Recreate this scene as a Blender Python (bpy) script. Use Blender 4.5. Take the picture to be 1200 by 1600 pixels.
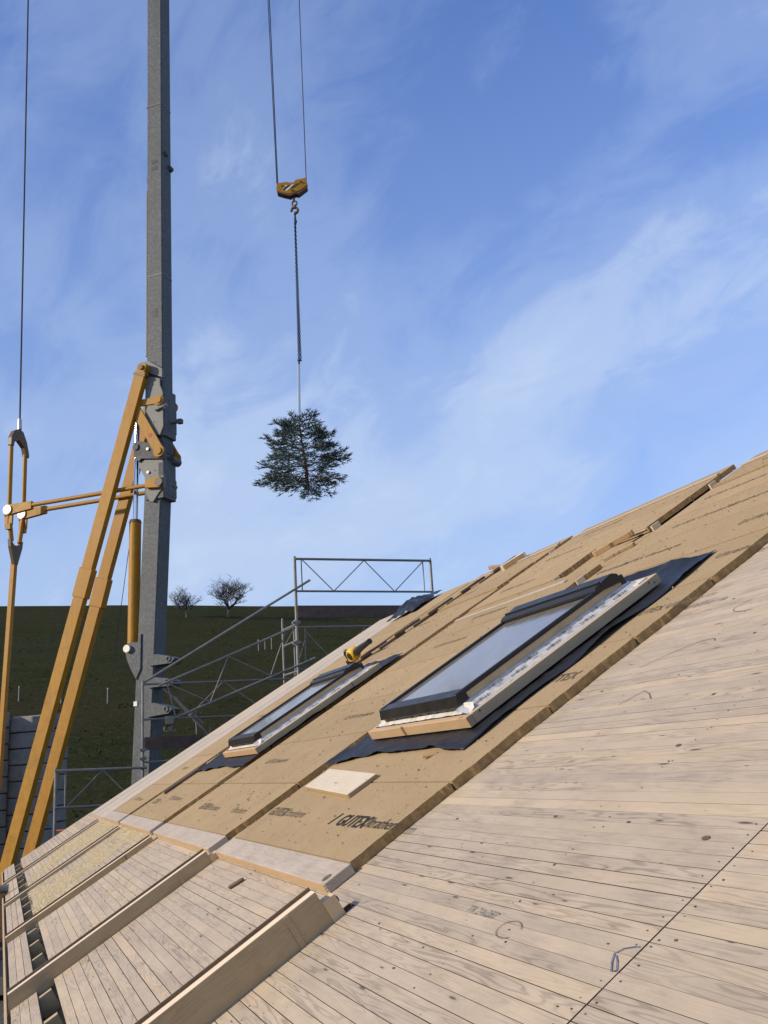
import bpy, bmesh, math, random
from mathutils import Vector, Matrix, noise
random.seed(7)
for o in list(bpy.data.objects): bpy.data.objects.remove(o, do_unlink=True)
SC = bpy.context.scene
COL = SC.collection
CZ = 4.3                                   # camera height above the yard
# ---------------------------------------------------------------- camera
cam = bpy.data.cameras.new('Camera'); camo = bpy.data.objects.new('Camera', cam); COL.objects.link(camo)
rt = Vector((0.93428202, -0.35141044, -0.06023135)); up = Vector((-0.03175474, -0.25027974, 0.96765267)); fw = Vector((0.35511794, 0.90214786, 0.24499081))
camo.matrix_world = Matrix(((rt.x, up.x, -fw.x, 0), (rt.y, up.y, -fw.y, 0), (rt.z, up.z, -fw.z, CZ), (0, 0, 0, 1)))
cam.sensor_fit = 'VERTICAL'; cam.sensor_height = 36.0; cam.sensor_width = 27.0; cam.lens = 36.0*1540/1600
cam.clip_start = 0.05; cam.clip_end = 4000
SC.camera = camo
# ---------------------------------------------------------------- sky, sun, exposure
SUN_EL = math.radians(21); SUN_DIR = Vector((-math.cos(SUN_EL)*0.995, math.cos(SUN_EL)*0.10, math.sin(SUN_EL))).normalized()
W = bpy.data.worlds.new('World'); SC.world = W; W.use_nodes = True
nt = W.node_tree; nt.nodes.clear()
def N(nt, t, **kw):
    n = nt.nodes.new(t)
    for k, v in kw.items(): setattr(n, k, v)
    return n
def setin(n, **kw):
    for k, v in kw.items(): n.inputs[k.replace('_', ' ')].default_value = v
    return n
sky = N(nt, 'ShaderNodeTexSky', sky_type='NISHITA', sun_disc=False, sun_elevation=SUN_EL, sun_rotation=math.radians(-96), altitude=600, air_density=1.0, dust_density=0.6, ozone_density=2.4)
tc = N(nt, 'ShaderNodeTexCoord')
def vmath(nt, op, a, b=None):
    n = N(nt, 'ShaderNodeVectorMath', operation=op)
    for i, x in enumerate((a, b)):
        if x is None: continue
        if hasattr(x, 'links'): nt.links.new(x, n.inputs[i])
        else: n.inputs[i].default_value = x
    return n.outputs[0]
def fmath(nt, op, a, b=None, c=None, clamp=False):
    n = N(nt, 'ShaderNodeMath', operation=op, use_clamp=clamp)
    for i, x in enumerate((a, b, c)):
        if x is None: continue
        if hasattr(x, 'links'): nt.links.new(x, n.inputs[i])
        else: n.inputs[i].default_value = x
    return n.outputs[0]
def noise_tex(nt, vec, scale, detail=4, rough=0.5, dist=0.0, dims='3D'):
    n = N(nt, 'ShaderNodeTexNoise', noise_dimensions=dims)
    setin(n, Scale=scale, Detail=detail, Roughness=rough, Distortion=dist)
    if vec is not None: nt.links.new(vec, n.inputs['Vector'])
    return n.outputs[0]
def ramp(nt, fac, stops, interp='LINEAR'):
    n = N(nt, 'ShaderNodeValToRGB'); cr = n.color_ramp; cr.interpolation = interp
    while len(cr.elements) > 1: cr.elements.remove(cr.elements[-1])
    for i, (p, c) in enumerate(stops):
        e = cr.elements[0] if i == 0 else cr.elements.new(p)
        e.position = p
        c = c if hasattr(c, '__len__') else (c, c, c)
        e.color = (*c[:3], 1)
    if fac is not None: nt.links.new(fac, n.inputs[0])
    return n.outputs[0]
def mix(nt, fac, a, b, mode='MIX'):
    n = N(nt, 'ShaderNodeMix', data_type='RGBA', blend_type=mode)
    for s, x in ((0, fac), (6, a), (7, b)):
        if hasattr(x, 'links'): nt.links.new(x, n.inputs[s])
        elif s == 0: n.inputs[0].default_value = x
        else: n.inputs[s].default_value = (*x[:3], 1)
    return n.outputs[2]
# thin high cloud: direction projected on a plane far above, so wisps shorten towards the horizon
sep = N(nt, 'ShaderNodeSeparateXYZ'); nt.links.new(tc.outputs['Generated'], sep.inputs[0])
zz = fmath(nt, 'ADD', fmath(nt, 'MAXIMUM', sep.outputs[2], 0.0), 0.75)
cx = fmath(nt, 'DIVIDE', sep.outputs[0], zz); cy = fmath(nt, 'DIVIDE', sep.outputs[1], zz)
cmb = N(nt, 'ShaderNodeCombineXYZ'); nt.links.new(cx, cmb.inputs[0]); nt.links.new(cy, cmb.inputs[1])
mp = N(nt, 'ShaderNodeMapping'); nt.links.new(cmb.outputs[0], mp.inputs[0])
mp.vector_type = 'TEXTURE'
mp.inputs['Rotation'].default_value = (0, 0, math.radians(-62)); mp.inputs['Scale'].default_value = (0.60, 0.36, 1); mp.inputs['Location'].default_value = (11.0, 5.0, 0)
c1 = noise_tex(nt, mp.outputs[0], 1.5, 6, 0.48, 0.5)
c2 = noise_tex(nt, mp.outputs[0], 5.5, 8, 0.62, 0.7)
cl = fmath(nt, 'ADD', fmath(nt, 'MULTIPLY', c1, 0.74), fmath(nt, 'MULTIPLY', c2, 0.26))
cf = ramp(nt, cl, [(0.38, 0.0), (0.49, 0.26), (0.58, 0.70), (0.68, 1.0)], 'EASE')
veil = ramp(nt, sep.outputs[2], [(0.0, 1.0), (0.20, 0.80), (0.42, 0.40), (0.70, 0.06)])
tint = mix(nt, 1.0, sky.outputs[0], (1.0, 1.32, 2.05), 'MULTIPLY')
skyc = mix(nt, fmath(nt, 'MULTIPLY', veil, 0.78), tint, (3.5, 4.3, 5.4))            # thin even veil, denser low down
skyc = mix(nt, fmath(nt, 'MULTIPLY', cf, 0.80), skyc, (4.7, 5.7, 7.35))
bg = N(nt, 'ShaderNodeBackground'); nt.links.new(skyc, bg.inputs[0]); bg.inputs[1].default_value = 0.105
wo = N(nt, 'ShaderNodeOutputWorld'); nt.links.new(bg.outputs[0], wo.inputs[0])
sl = bpy.data.lights.new('Sun', 'SUN'); so = bpy.data.objects.new('Sun', sl); COL.objects.link(so)
sl.energy = 3.9; sl.angle = math.radians(2.5); sl.color = (1.0, 0.86, 0.70)
so.rotation_mode = 'QUATERNION'; so.rotation_quaternion = (-SUN_DIR).to_track_quat('-Z', 'Y'); so.location = (-30, 5, 30)
vs = SC.view_settings; vs.view_transform = 'Standard'; vs.look = 'None'; vs.exposure = 0.25; vs.gamma = 1.0; vs.use_curve_mapping = False

# ---------------------------------------------------------------- materials
def newmat(name):
    m = bpy.data.materials.new(name); m.use_nodes = True
    b = m.node_tree.nodes['Principled BSDF']
    return m, m.node_tree, b
def bump(nt, b, h, strength=0.3, dist=0.01):
    n = N(nt, 'ShaderNodeBump'); n.inputs['Strength'].default_value = strength; n.inputs['Distance'].default_value = dist
    nt.links.new(h, n.inputs['Height']); nt.links.new(n.outputs[0], b.inputs['Normal'])
def objco(nt, mult=(1, 1, 1), rand=True):
    t = N(nt, 'ShaderNodeTexCoord'); v = t.outputs['Object']
    oi = N(nt, 'ShaderNodeObjectInfo')
    if rand:
        c = N(nt, 'ShaderNodeCombineXYZ'); r = fmath(nt, 'MULTIPLY', oi.outputs['Random'], 61.7)
        for i in range(3): nt.links.new(r, c.inputs[i])
        v = vmath(nt, 'ADD', v, c.outputs[0])
    return vmath(nt, 'MULTIPLY', v, mult), oi.outputs['Random'], v
def wood(name, base, dark, grain=(1, .07, 1), ring=.35, blot=.35, knots=True, rough=.62, var=.16, warm=None, ringscale=16, knotscale=(5.2, 2.1), soil=None):
    m, nt, b = newmat(name)
    g, rnd, raw = objco(nt, grain)
    field = noise_tex(nt, g, ringscale, 2.5, 0.5, 0.25)
    rings = fmath(nt, 'SINE', fmath(nt, 'MULTIPLY', field, 70))
    rings = ramp(nt, fmath(nt, 'MULTIPLY_ADD', rings, .5, .5), [(0.0, 0.0), (.62, .15), (.95, 1.0)])
    patch = ramp(nt, noise_tex(nt, g, 5, 2, .5), [(.38, 0), (.62, 1)])
    rings = fmath(nt, 'MULTIPLY', rings, fmath(nt, 'MULTIPLY_ADD', patch, .85, .15))
    fib = noise_tex(nt, vmath(nt, 'MULTIPLY', g, (1, .35, 1)), 230, 3, .6)
    blt = ramp(nt, noise_tex(nt, vmath(nt, 'MULTIPLY', raw, (1, .45, 1)), 7.5, 5, .62), [(.34, 0), (.68, 1)])
    k1 = fmath(nt, 'MULTIPLY', rings, ring)
    k2 = fmath(nt, 'MULTIPLY', fmath(nt, 'SUBTRACT', fib, .5), .55)
    k3 = fmath(nt, 'MULTIPLY', blt, blot)
    tot = fmath(nt, 'ADD', fmath(nt, 'ADD', k1, k2), k3, clamp=True)
    col = mix(nt, tot, base, dark)
    if warm:
        wm = ramp(nt, noise_tex(nt, vmath(nt, 'MULTIPLY', raw, (1, .5, 1)), 3.1, 3, .5), [(.42, 0), (.72, .8)])
        col = mix(nt, wm, col, warm)
    if knots:
        v = N(nt, 'ShaderNodeTexVoronoi', voronoi_dimensions='2D', feature='F1'); setin(v, Scale=1.0, Randomness=1.0)
        nt.links.new(vmath(nt, 'MULTIPLY', raw, (knotscale[0]*2.2, knotscale[1], 1)), v.inputs['Vector'])
        sx = N(nt, 'ShaderNodeSeparateColor'); nt.links.new(v.outputs['Color'], sx.inputs[0])
        sz = fmath(nt, 'MULTIPLY_ADD', sx.outputs[0], .17, -.085)          # many cells have no knot at all
        kd = fmath(nt, 'DIVIDE', v.outputs['Distance'], fmath(nt, 'MAXIMUM', sz, .0005))
        kf = ramp(nt, kd, [(.0, 1.0), (.55, .85), (.85, .25), (1.0, 0.0)])
        halo = ramp(nt, fmath(nt, 'MULTIPLY', kd, .4), [(.0, .35), (.8, .0)])
        col = mix(nt, halo, col, dark)
        col = mix(nt, fmath(nt, 'MULTIPLY', kf, .86), col, (dark[0]*.28, dark[1]*.22, dark[2]*.18))
    if soil: col = dirt(nt, col, soil[0], soil[1])
    hv = N(nt, 'ShaderNodeHueSaturation'); nt.links.new(col, hv.inputs['Color'])
    nt.links.new(fmath(nt, 'MULTIPLY_ADD', rnd, var, 1-var*.55), hv.inputs['Value'])
    nt.links.new(fmath(nt, 'MULTIPLY_ADD', rnd, .14, .92), hv.inputs['Saturation'])
    nt.links.new(hv.outputs[0], b.inputs['Base Color'])
    b.inputs['Roughness'].default_value = rough; b.inputs['Specular IOR Level'].default_value = .25
    bump(nt, b, fmath(nt, 'ADD', fib, fmath(nt, 'MULTIPLY', rings, .5)), .18, .003)
    return m
def dirt(nt, col, amount, tint, sc=1.0):
    g = N(nt, 'ShaderNodeNewGeometry'); p = g.outputs['Position']
    d1 = ramp(nt, noise_tex(nt, p, 1.3*sc, 6, .62, .6), [(.42, 0), (.66, 1)])
    d2 = ramp(nt, noise_tex(nt, vmath(nt, 'MULTIPLY', p, (1.0, .55, 1.0)), 9*sc, 6, .72, 1.2), [(.54, 0), (.70, 1)])
    f = fmath(nt, 'MULTIPLY', fmath(nt, 'MULTIPLY_ADD', d2, .75, fmath(nt, 'MULTIPLY', d1, .45)), amount, clamp=True)
    return mix(nt, f, col, tint)
def plain(name, col, rough=.6, metal=0.0, var=.12, scale=8, bumpk=0.0, spec=.5, speck=None, coat=0.0):
    m, nt, b = newmat(name)
    g, rnd, raw = objco(nt)
    n1 = noise_tex(nt, raw, scale, 6, .62)
    f = ramp(nt, n1, [(.3, 1-var), (.7, 1+var)])
    c = mix(nt, 1.0, col, f, 'MULTIPLY')
    n2 = noise_tex(nt, raw, scale*9, 3, .6)
    c = mix(nt, 1.0, c, ramp(nt, n2, [(.3, 1-var*.6), (.7, 1+var*.6)]), 'MULTIPLY')
    if speck:
        c = mix(nt, ramp(nt, noise_tex(nt, raw, scale*3.1, 5, .7), [(speck[1], 0), (speck[1]+.08, 1)]), c, speck[0])
    nt.links.new(c, b.inputs['Base Color'])
    nt.links.new(ramp(nt, n1, [(.3, max(rough-.08, .02)), (.7, min(rough+.1, 1))]), b.inputs['Roughness'])
    b.inputs['Metallic'].default_value = metal; b.inputs['Specular IOR Level'].default_value = spec
    b.inputs['Coat Weight'].default_value = coat
    if bumpk: bump(nt, b, n2, bumpk, .01)
    return m
M = {}
M['deck'] = wood('deck_spruce', (.480, .384, .268), (.200, .150, .104), ring=.52, blot=.36, warm=(.49, .385, .25), var=.19, rough=.55, soil=(.26, (.22, .18, .14)))
M['rafter'] = wood('rafter_glulam', (.44, .325, .185), (.28, .195, .105), grain=(.07, 1, 1), ring=.30, blot=.25, var=.08, knotscale=(1.4, 9))
M['raftertop'] = wood('rafter_top', (.74, .60, .42), (.50, .38, .24), grain=(.07, 1, 1), ring=.2, blot=.2, var=.06, knots=False)
M['endwood'] = wood('end_block_wood', (.62, .44, .24), (.45, .30, .15), ring=.2, blot=.2, var=.05, knots=False)
M['strip'] = wood('planed_board', (.45, .38, .295), (.25, .20, .15), ring=.25, blot=.35, var=.08, knots=False)
M['peach'] = wood('larch_board', (.50, .34, .185), (.34, .21, .105), grain=(1, .07, 1), ring=.25, blot=.3, var=.08)
M['peachx'] = wood('larch_board_long', (.52, .39, .225), (.37, .265, .145), grain=(.07, 1, 1), ring=.25, blot=.3, var=.08, knotscale=(1.4, 7))
M['verge'] = wood('verge_board', (.485, .41, .31), (.34, .28, .21), grain=(.07, 1, 1), ring=.25, blot=.4, var=.1, knots=False)
M['ply'] = wood('offcut_spruce', (.60, .51, .36), (.42, .33, .21), grain=(.3, .1, 1), ring=.2, blot=.25, var=.02)
M['plyedge'] = wood('offcut_edge', (.44, .29, .14), (.27, .165, .075), ring=.4, blot=.3, var=.05, knots=False)
M['oldwood'] = wood('weathered_lath', (.17, .115, .07), (.085, .055, .032), grain=(.07, 1, 1), ring=.3, blot=.5, var=.4, knots=False)
M['toe'] = wood('toe_board', (.115, .078, .058), (.05, .032, .025), grain=(.06, 1, 1), ring=.3, blot=.6, var=.2)
M['form'] = wood('shuttering_board', (.36, .20, .10), (.20, .10, .05), grain=(.06, 1, 1), ring=.3, blot=.4, var=.1)
def weathered(name, col, rough, metal, spang, streakc, streak, chip=None, spec=.35):
    m, nt, b = newmat(name); g, rnd, raw = objco(nt)
    n1 = noise_tex(nt, raw, spang, 4, .7); v = N(nt, 'ShaderNodeTexVoronoi'); setin(v, Scale=spang*1.4); nt.links.new(raw, v.inputs['Vector'])
    sx = N(nt, 'ShaderNodeSeparateColor'); nt.links.new(v.outputs['Color'], sx.inputs[0])
    c = mix(nt, 1.0, col, ramp(nt, (fmath(nt, 'ADD', fmath(nt, 'MULTIPLY', n1, .6), fmath(nt, 'MULTIPLY', sx.outputs[0], .4)) if metal else n1), [(.3, .78), (.55, 1.0), (.72, 1.40 if metal else 1.12)]), 'MULTIPLY')
    st = ramp(nt, noise_tex(nt, vmath(nt, 'MULTIPLY', raw, (9, 9, .35)), 1.6, 5, .65), [(.46, 0), (.70, 1)])
    c = mix(nt, fmath(nt, 'MULTIPLY', st, streak), c, streakc)
    big = ramp(nt, noise_tex(nt, raw, .7, 4, .6), [(.4, 0), (.7, 1)]); c = mix(nt, fmath(nt, 'MULTIPLY', big, streak*.7), c, streakc)
    if chip: c = mix(nt, ramp(nt, noise_tex(nt, raw, 17, 6, .75), [(.665, 0), (.69, 1)]), c, chip)
    nt.links.new(c, b.inputs['Base Color']); b.inputs['Metallic'].default_value = metal; b.inputs['Specular IOR Level'].default_value = spec
    nt.links.new(ramp(nt, n1, [(.3, rough-.1), (.7, rough+.15)]), b.inputs['Roughness'])
    bump(nt, b, n1, .12, .01)
    return m
def insul():
    m, nt, b = newmat('wood_fibre_board')
    g, rnd, raw = objco(nt)
    fib = noise_tex(nt, vmath(nt, 'MULTIPLY', raw, (1, .5, 1)), 170, 4, .7)
    big = noise_tex(nt, raw, 3.2, 5, .6)
    c = mix(nt, ramp(nt, fib, [(.28, 0), (.72, 1)]), (.280, .194, .100), (.410, .298, .168))
    c = mix(nt, ramp(nt, big, [(.35, 0), (.7, .5)]), c, (.405, .305, .172))
    sp = N(nt, 'ShaderNodeTexVoronoi', voronoi_dimensions='2D'); setin(sp, Scale=13.0); nt.links.new(vmath(nt, 'MULTIPLY', raw, (1.6, 1, 1)), sp.inputs['Vector'])
    sx = N(nt, 'ShaderNodeSeparateColor'); nt.links.new(sp.outputs['Color'], sx.inputs[0])
    kd = fmath(nt, 'DIVIDE', sp.outputs['Distance'], fmath(nt, 'MAXIMUM', fmath(nt, 'MULTIPLY_ADD', sx.outputs[0], .35, -.18), .0005))
    c = mix(nt, ramp(nt, kd, [(.3, .55), (1, 0)]), c, (.105, .072, .036))
    c = dirt(nt, c, .28, (.21, .15, .09))
    hv = N(nt, 'ShaderNodeHueSaturation'); nt.links.new(c, hv.inputs['Color']); nt.links.new(fmath(nt, 'MULTIPLY_ADD', rnd, .12, .94), hv.inputs['Value'])
    nt.links.new(hv.outputs[0], b.inputs['Base Color']); b.inputs['Roughness'].default_value = .95; b.inputs['Specular IOR Level'].default_value = .1
    bump(nt, b, fib, .55, .006)
    return m
M['insul'] = insul()
M['insuledge'] = plain('fibre_board_cut_edge', (.36, .23, .10), .95, 0, .28, 30, .5, .1)
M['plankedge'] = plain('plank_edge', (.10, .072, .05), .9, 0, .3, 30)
M['membrane'] = plain('blue_black_membrane', (.009, .0092, .0115), .46, 0, .4, 14, .25, .35)
M['blacktarp'] = plain('black_foil', (.012, .012, .015), .32, 0, .3, 10, .3)
M['sash'] = plain('sash_bronze_alu', (.024, .021, .017), .36, .30, .10, 6, 0, .5)
M['sashdark'] = plain('sash_gasket', (.025, .026, .03), .45, 0, .1)
def glass():
    m, nt, b = newmat('skylight_glass')
    b.inputs['Base Color'].default_value = (.06, .065, .07, 1); b.inputs['Roughness'].default_value = .06
    b.inputs['IOR'].default_value = 2.3; b.inputs['Specular IOR Level'].default_value = .8
    g, r, raw = objco(nt); n1 = noise_tex(nt, raw, 9, 5, .7)
    nt.links.new(ramp(nt, n1, [(.3, .03), (.75, .17)]), b.inputs['Roughness'])
    nt.links.new(mix(nt, ramp(nt, n1, [(.4, 0), (.8, .8)]), (.165, .148, .118), (.27, .25, .215)), b.inputs['Base Color'])
    return m
M['glass'] = glass()
M['tape'] = plain('silver_tape', (.50, .50, .49), .36, .15, .18, 20, .35, .6)
M['flash'] = plain('white_flashing', (.60, .57, .50), .45, 0, .2, 16, .4)
M['ink'] = plain('print_ink', (.045, .042, .035), .85, 0, .35, 30, 0, .1)
M['inkpale'] = plain('print_ink_faded', (.13, .105, .07), .9, 0, .4, 30, 0, .1)
M['tapeink'] = plain('tape_ink', (.03, .03, .035), .6, 0, .1)
M['pen'] = plain('pen_blue', (.10, .135, .21), .7, 0, .3, 40)
M['pengreen'] = plain('pen_green', (.05, .10, .085), .8, 0, .3, 40)
M['pencil'] = plain('pencil_grey', (.15, .12, .10), .8, 0, .3, 40)
M['nail'] = plain('nail_head', (.055, .045, .04), .6, .3, .2, 50)
M['galv'] = weathered('galvanised_mast', (.098, .106, .104), .6, .12, 22, (.066, .068, .066), .5)
M['galvplate'] = plain('galvanised_plate', (.15, .15, .13), .55, .15, .30, 14, .2, .4, speck=((.26, .26, .235), .58))
M['galvdark'] = plain('mast_dark_fittings', (.05, .05, .055), .6, .3, .2)  # dark grey metal for joints, pins, slots and base frame
M['tube'] = plain('galvanised_tube', (.19, .185, .165), .5, .35, .22, 9, .1)
M['yellow'] = weathered('crane_yellow', (.400, .192, .010), .48, 0, 5, (.27, .125, .010), .45, (.16, .10, .05), .28)
M['yellowdk'] = plain('crane_ochre_plate', (.105, .062, .022), .5, 0, .15, 5)
M['chrome'] = plain('piston_chrome', (.72, .74, .76), .16, 1.0, .05)
M['bolt'] = plain('zinc_bolt', (.50, .48, .40), .35, .4, .1)
M['red'] = plain('red_sticker', (.40, .05, .03), .6)
M['concrete'] = plain('ballast_concrete', (.20, .20, .185), .85, 0, .22, 5, .3, .3, speck=((.13, .13, .12), .62))
M['rope'] = plain('steel_rope', (.03, .03, .032), .5, .4, .2, 60)
M['chain'] = plain('chain_steel', (.035, .035, .04), .5, .5, .2)
M['strap'] = plain('white_strap', (.78, .78, .76), .7, 0, .1)
M['white'] = plain('white_paint', (.76, .74, .68), .55, 0, .15)
M['black'] = plain('black_plastic', (.014, .014, .015), .42, 0, .2)
M['blow'] = plain('yellow_plastic', (.72, .42, .010), .4, 0, .1)
M['orange'] = plain('orange_plastic', (.62, .13, .03), .55)
M['sawdust'] = plain('sawdust_flakes', (.72, .61, .38), .95, 0, .25, 25)
M['bark'] = plain('spruce_bark', (.10, .065, .04), .9, 0, .3, 20, .4)
M['cut'] = plain('fresh_cut_wood', (.58, .36, .17), .7)
M['needle'] = plain('spruce_needles', (.080, .115, .098), .5, 0, .6, 11, 0, .35)
M['twig'] = plain('bare_twigs', (.085, .078, .072), .9, 0, .25, 2)
M['stake'] = plain('grey_stake', (.30, .29, .25), .8)
M['darkin'] = plain('dark_interior', (.035, .025, .018), .9)
M['brownin'] = plain('rough_sheathing', (.135, .095, .058), .9, 0, .3, 12, .2)
M['wall'] = wood('wall_boarding', (.50, .38, .25), (.30, .2, .12), grain=(1, 1, .07))
def ground_mat(name, cols, sc, bumpk=.8, streak=(1, 1, 1)):
    m, nt, b = newmat(name)
    t = N(nt, 'ShaderNodeTexCoord'); v = vmath(nt, 'MULTIPLY', t.outputs['Object'], streak)
    a = noise_tex(nt, v, sc, 8, .68, .3); d = noise_tex(nt, v, sc*.13, 5, .6, .5); f = noise_tex(nt, v, sc*9, 4, .7)
    c = mix(nt, ramp(nt, a, [(.36, 0), (.64, 1)]), cols[0], cols[1])
    c = mix(nt, ramp(nt, d, [(.40, 0), (.62, .9)]), c, cols[2])
    c = mix(nt, ramp(nt, f, [(.50, 0), (.74, .75)]), c, cols[3])
    nt.links.new(c, b.inputs['Base Color']); b.inputs['Roughness'].default_value = .95; b.inputs['Specular IOR Level'].default_value = .05
    bump(nt, b, f, bumpk, .25)
    return m
M['grass'] = ground_mat('hill_grass', ((.020, .025, .0055), (.033, .037, .0090), (.036, .030, .0100), (.085, .078, .028)), .55, .9, (.45, 1, 1))
M['tuft'] = plain('grass_blades', (.050, .054, .016), .9, 0, .5, .35, 0, .1)
M['yard'] = ground_mat('yard_gravel', ((.11, .105, .085), (.15, .14, .115), (.09, .085, .07), (.19, .18, .155)), 1.2, .4)

# ---------------------------------------------------------------- mesh helpers
WM = {}                                    # world matrix of every object placed so far
class MB:
    def __init__(s): s.v = []; s.f = []
    def add(s, vs, fs):
        o = len(s.v); s.v += [tuple(x) for x in vs]; s.f += [tuple(i+o for i in f) for f in fs]; return s
    def box(s, x0, x1, y0, y1, z0, z1, mat=None):
        vs = [(x, y, z) for z in (z0, z1) for y in (y0, y1) for x in (x0, x1)]
        if mat is not None: vs = [mat @ Vector(v) for v in vs]
        return s.add(vs, [(0, 2, 3, 1), (4, 5, 7, 6), (0, 1, 5, 4), (2, 6, 7, 3), (0, 4, 6, 2), (1, 3, 7, 5)])
    def tube(s, p, q, r, r2=None, n=8, cap=True):
        p, q = Vector(p), Vector(q); d = (q-p); r2 = r if r2 is None else r2
        if d.length < 1e-6: return s
        d.normalize(); a = d.orthogonal().normalized(); b = d.cross(a); vs = []
        for c, rr in ((p, r), (q, r2)):
            for i in range(n):
                t = 2*math.pi*i/n; vs.append(c + a*math.cos(t)*rr + b*math.sin(t)*rr)
        fs = [(i, (i+1) % n, n+(i+1) % n, n+i) for i in range(n)]
        if cap: fs += [tuple(range(n-1, -1, -1)), tuple(range(n, 2*n))]
        return s.add(vs, fs)
    def path(s, pts, r, n=6):
        for a, b in zip(pts, pts[1:]): s.tube(a, b, r, None, n)
        return s
    def beam(s, p, q, w, h, side):                    # rectangular bar, w across 'side'
        p, q = Vector(p), Vector(q); d = (q-p).normalized(); sd = Vector(side); sd = (sd - d*sd.dot(d)).normalized(); u = d.cross(sd)
        vs = [c + sd*(w/2*i) + u*(h/2*j) for c in (p, q) for i, j in ((-1, -1), (1, -1), (1, 1), (-1, 1))]
        return s.add(vs, [(0, 1, 2, 3), (7, 6, 5, 4), (0, 4, 5, 1), (1, 5, 6, 2), (2, 6, 7, 3), (3, 7, 4, 0)])
    def prism(s, poly, f, t0, t1):                    # polygon (a,b) mapped by f(a,b,t) between t0 and t1
        n = len(poly); vs = [f(a, b, t0) for a, b in poly] + [f(a, b, t1) for a, b in poly]
        return s.add(vs, [tuple(range(n)), tuple(range(2*n-1, n-1, -1))] + [(i, n+i, n+(i+1) % n, (i+1) % n) for i in range(n)])
    def torus(s, c, R, r, ax=(0, 1, 0), a0=0, a1=2*math.pi, n=18, m=7):
        ax = Vector(ax).normalized(); e1 = ax.orthogonal().normalized(); e2 = ax.cross(e1); c = Vector(c); vs = []
        full = abs(a1-a0-2*math.pi) < 1e-4; k = n if full else n+1
        for i in range(k):
            t = a0+(a1-a0)*i/n; o = e1*math.cos(t)+e2*math.sin(t)
            for j in range(m):
                q = 2*math.pi*j/m; vs.append(c+o*(R+r*math.cos(q))+ax*r*math.sin(q))
        fs = []
        for i in range(n):
            i2 = (i+1) % k
            for j in range(m): fs.append((i*m+j, i2*m+j, i2*m+(j+1) % m, i*m+(j+1) % m))
        if not full: fs += [tuple(range(m)), tuple(range(n*m+m-1, n*m-1, -1))]
        return s.add(vs, fs)
    def disc(s, c, r, t, ax, n=14): ax = Vector(ax).normalized(); c = Vector(c); return s.tube(c-ax*t/2, c+ax*t/2, r, None, n)
    def mesh(s, name, mat, smooth=False, bevel=0.0):
        me = bpy.data.meshes.new(name); me.from_pydata(s.v, [], s.f)
        bm = bmesh.new(); bm.from_mesh(me)
        bmesh.ops.recalc_face_normals(bm, faces=bm.faces)
        if bevel: bmesh.ops.bevel(bm, geom=[e for e in bm.edges if len(e.link_faces) == 2 and e.calc_face_angle(0) > .6], offset=bevel, segments=1, affect='EDGES', clamp_overlap=True)
        bm.to_mesh(me); bm.free()
        if smooth:
            me.shade_smooth() if hasattr(me, 'shade_smooth') else None
            try: me.set_sharp_from_angle(angle=math.radians(35))
            except Exception: pass
        me.materials.append(mat if not isinstance(mat, str) else M[mat])
        return me
    def build(s, name, mat, parent=None, mtx=None, smooth=False, bevel=0.0, **kw):
        return place(bpy.data.objects.new(name, s.mesh(name, mat, smooth, bevel)), parent, mtx, **kw)
def place(o, parent=None, mtx=None, label=None, cat=None, group=None, kind=None):
    COL.objects.link(o)
    m = mtx.copy() if mtx is not None else (WM[parent.name].copy() if parent is not None else Matrix.Identity(4))
    if parent is not None:
        o.parent = parent; o.matrix_parent_inverse = WM[parent.name].inverted()
    o.matrix_basis = m; WM[o.name] = m
    for k, v in (('label', label), ('category', cat), ('group', group), ('kind', kind)):
        if v: o[k] = v
    return o
def thing(name, label, cat, mtx=None, group=None):
    o = bpy.data.objects.new(name, None); o.empty_display_size = .2
    return place(o, None, mtx if mtx is not None else Matrix.Identity(4), label, cat, group)
def T(x, y, z): return Matrix.Translation((x, y, z))
def RZ(a): return Matrix.Rotation(a, 4, 'Z')

# roof frame: x up the slope, y along the eave (away from the camera), z off the deck
SLOPE = 0.537250573; HC = 1.2
NRM = Vector((-math.sin(SLOPE), 0, math.cos(SLOPE)))
R = Matrix.Translation(Vector((0, 0, CZ)) - NRM*HC) @ Matrix.Rotation(-SLOPE, 4, 'Y')
def RT(u, y, w=0): return R @ T(u, y, w)
RIDGE = 6.95

# ================================================================= SETTING
def hill_z(x, y):
    t = (y-30)/86.0
    if t < 0: z = 0
    else:
        t = min(t, 1.0); z = 23.5*(t**1.12)
    if y > 116: z -= (y-116)*.02 + max(0, y-150)*.15
    z += .0012*max(0, -x)*max(0, min(1, t)) if y > 30 else 0
    n = noise.noise(Vector((x*.03, y*.045, 0)))*.9 + noise.noise(Vector((x*.12, y*.2, 3)))*.28
    return z + n*min(1, max(0, (y-27)/10))*min(1, max(.25, (118-y)/30)) 
mb = MB(); S = 2500
mb.add([(-S, -S, 0), (S, -S, 0), (S, S, 0), (-S, S, 0)], [(0, 1, 2, 3)])
mb.build('ground', 'yard', kind='structure')
mb = MB(); xs = [-150+3*i for i in range(134)]; ys = [27+1.5*i for i in range(85)]
for y in ys:
    for x in xs: mb.v.append((x, y, hill_z(x, y) + (.01 if y > 27 else -.5)))
nx = len(xs)
mb.f = [(j*nx+i, j*nx+i+1, (j+1)*nx+i+1, (j+1)*nx+i) for j in range(len(ys)-1) for i in range(nx-1)]
mb.build('hill', 'grass', smooth=True, kind='structure')
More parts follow.
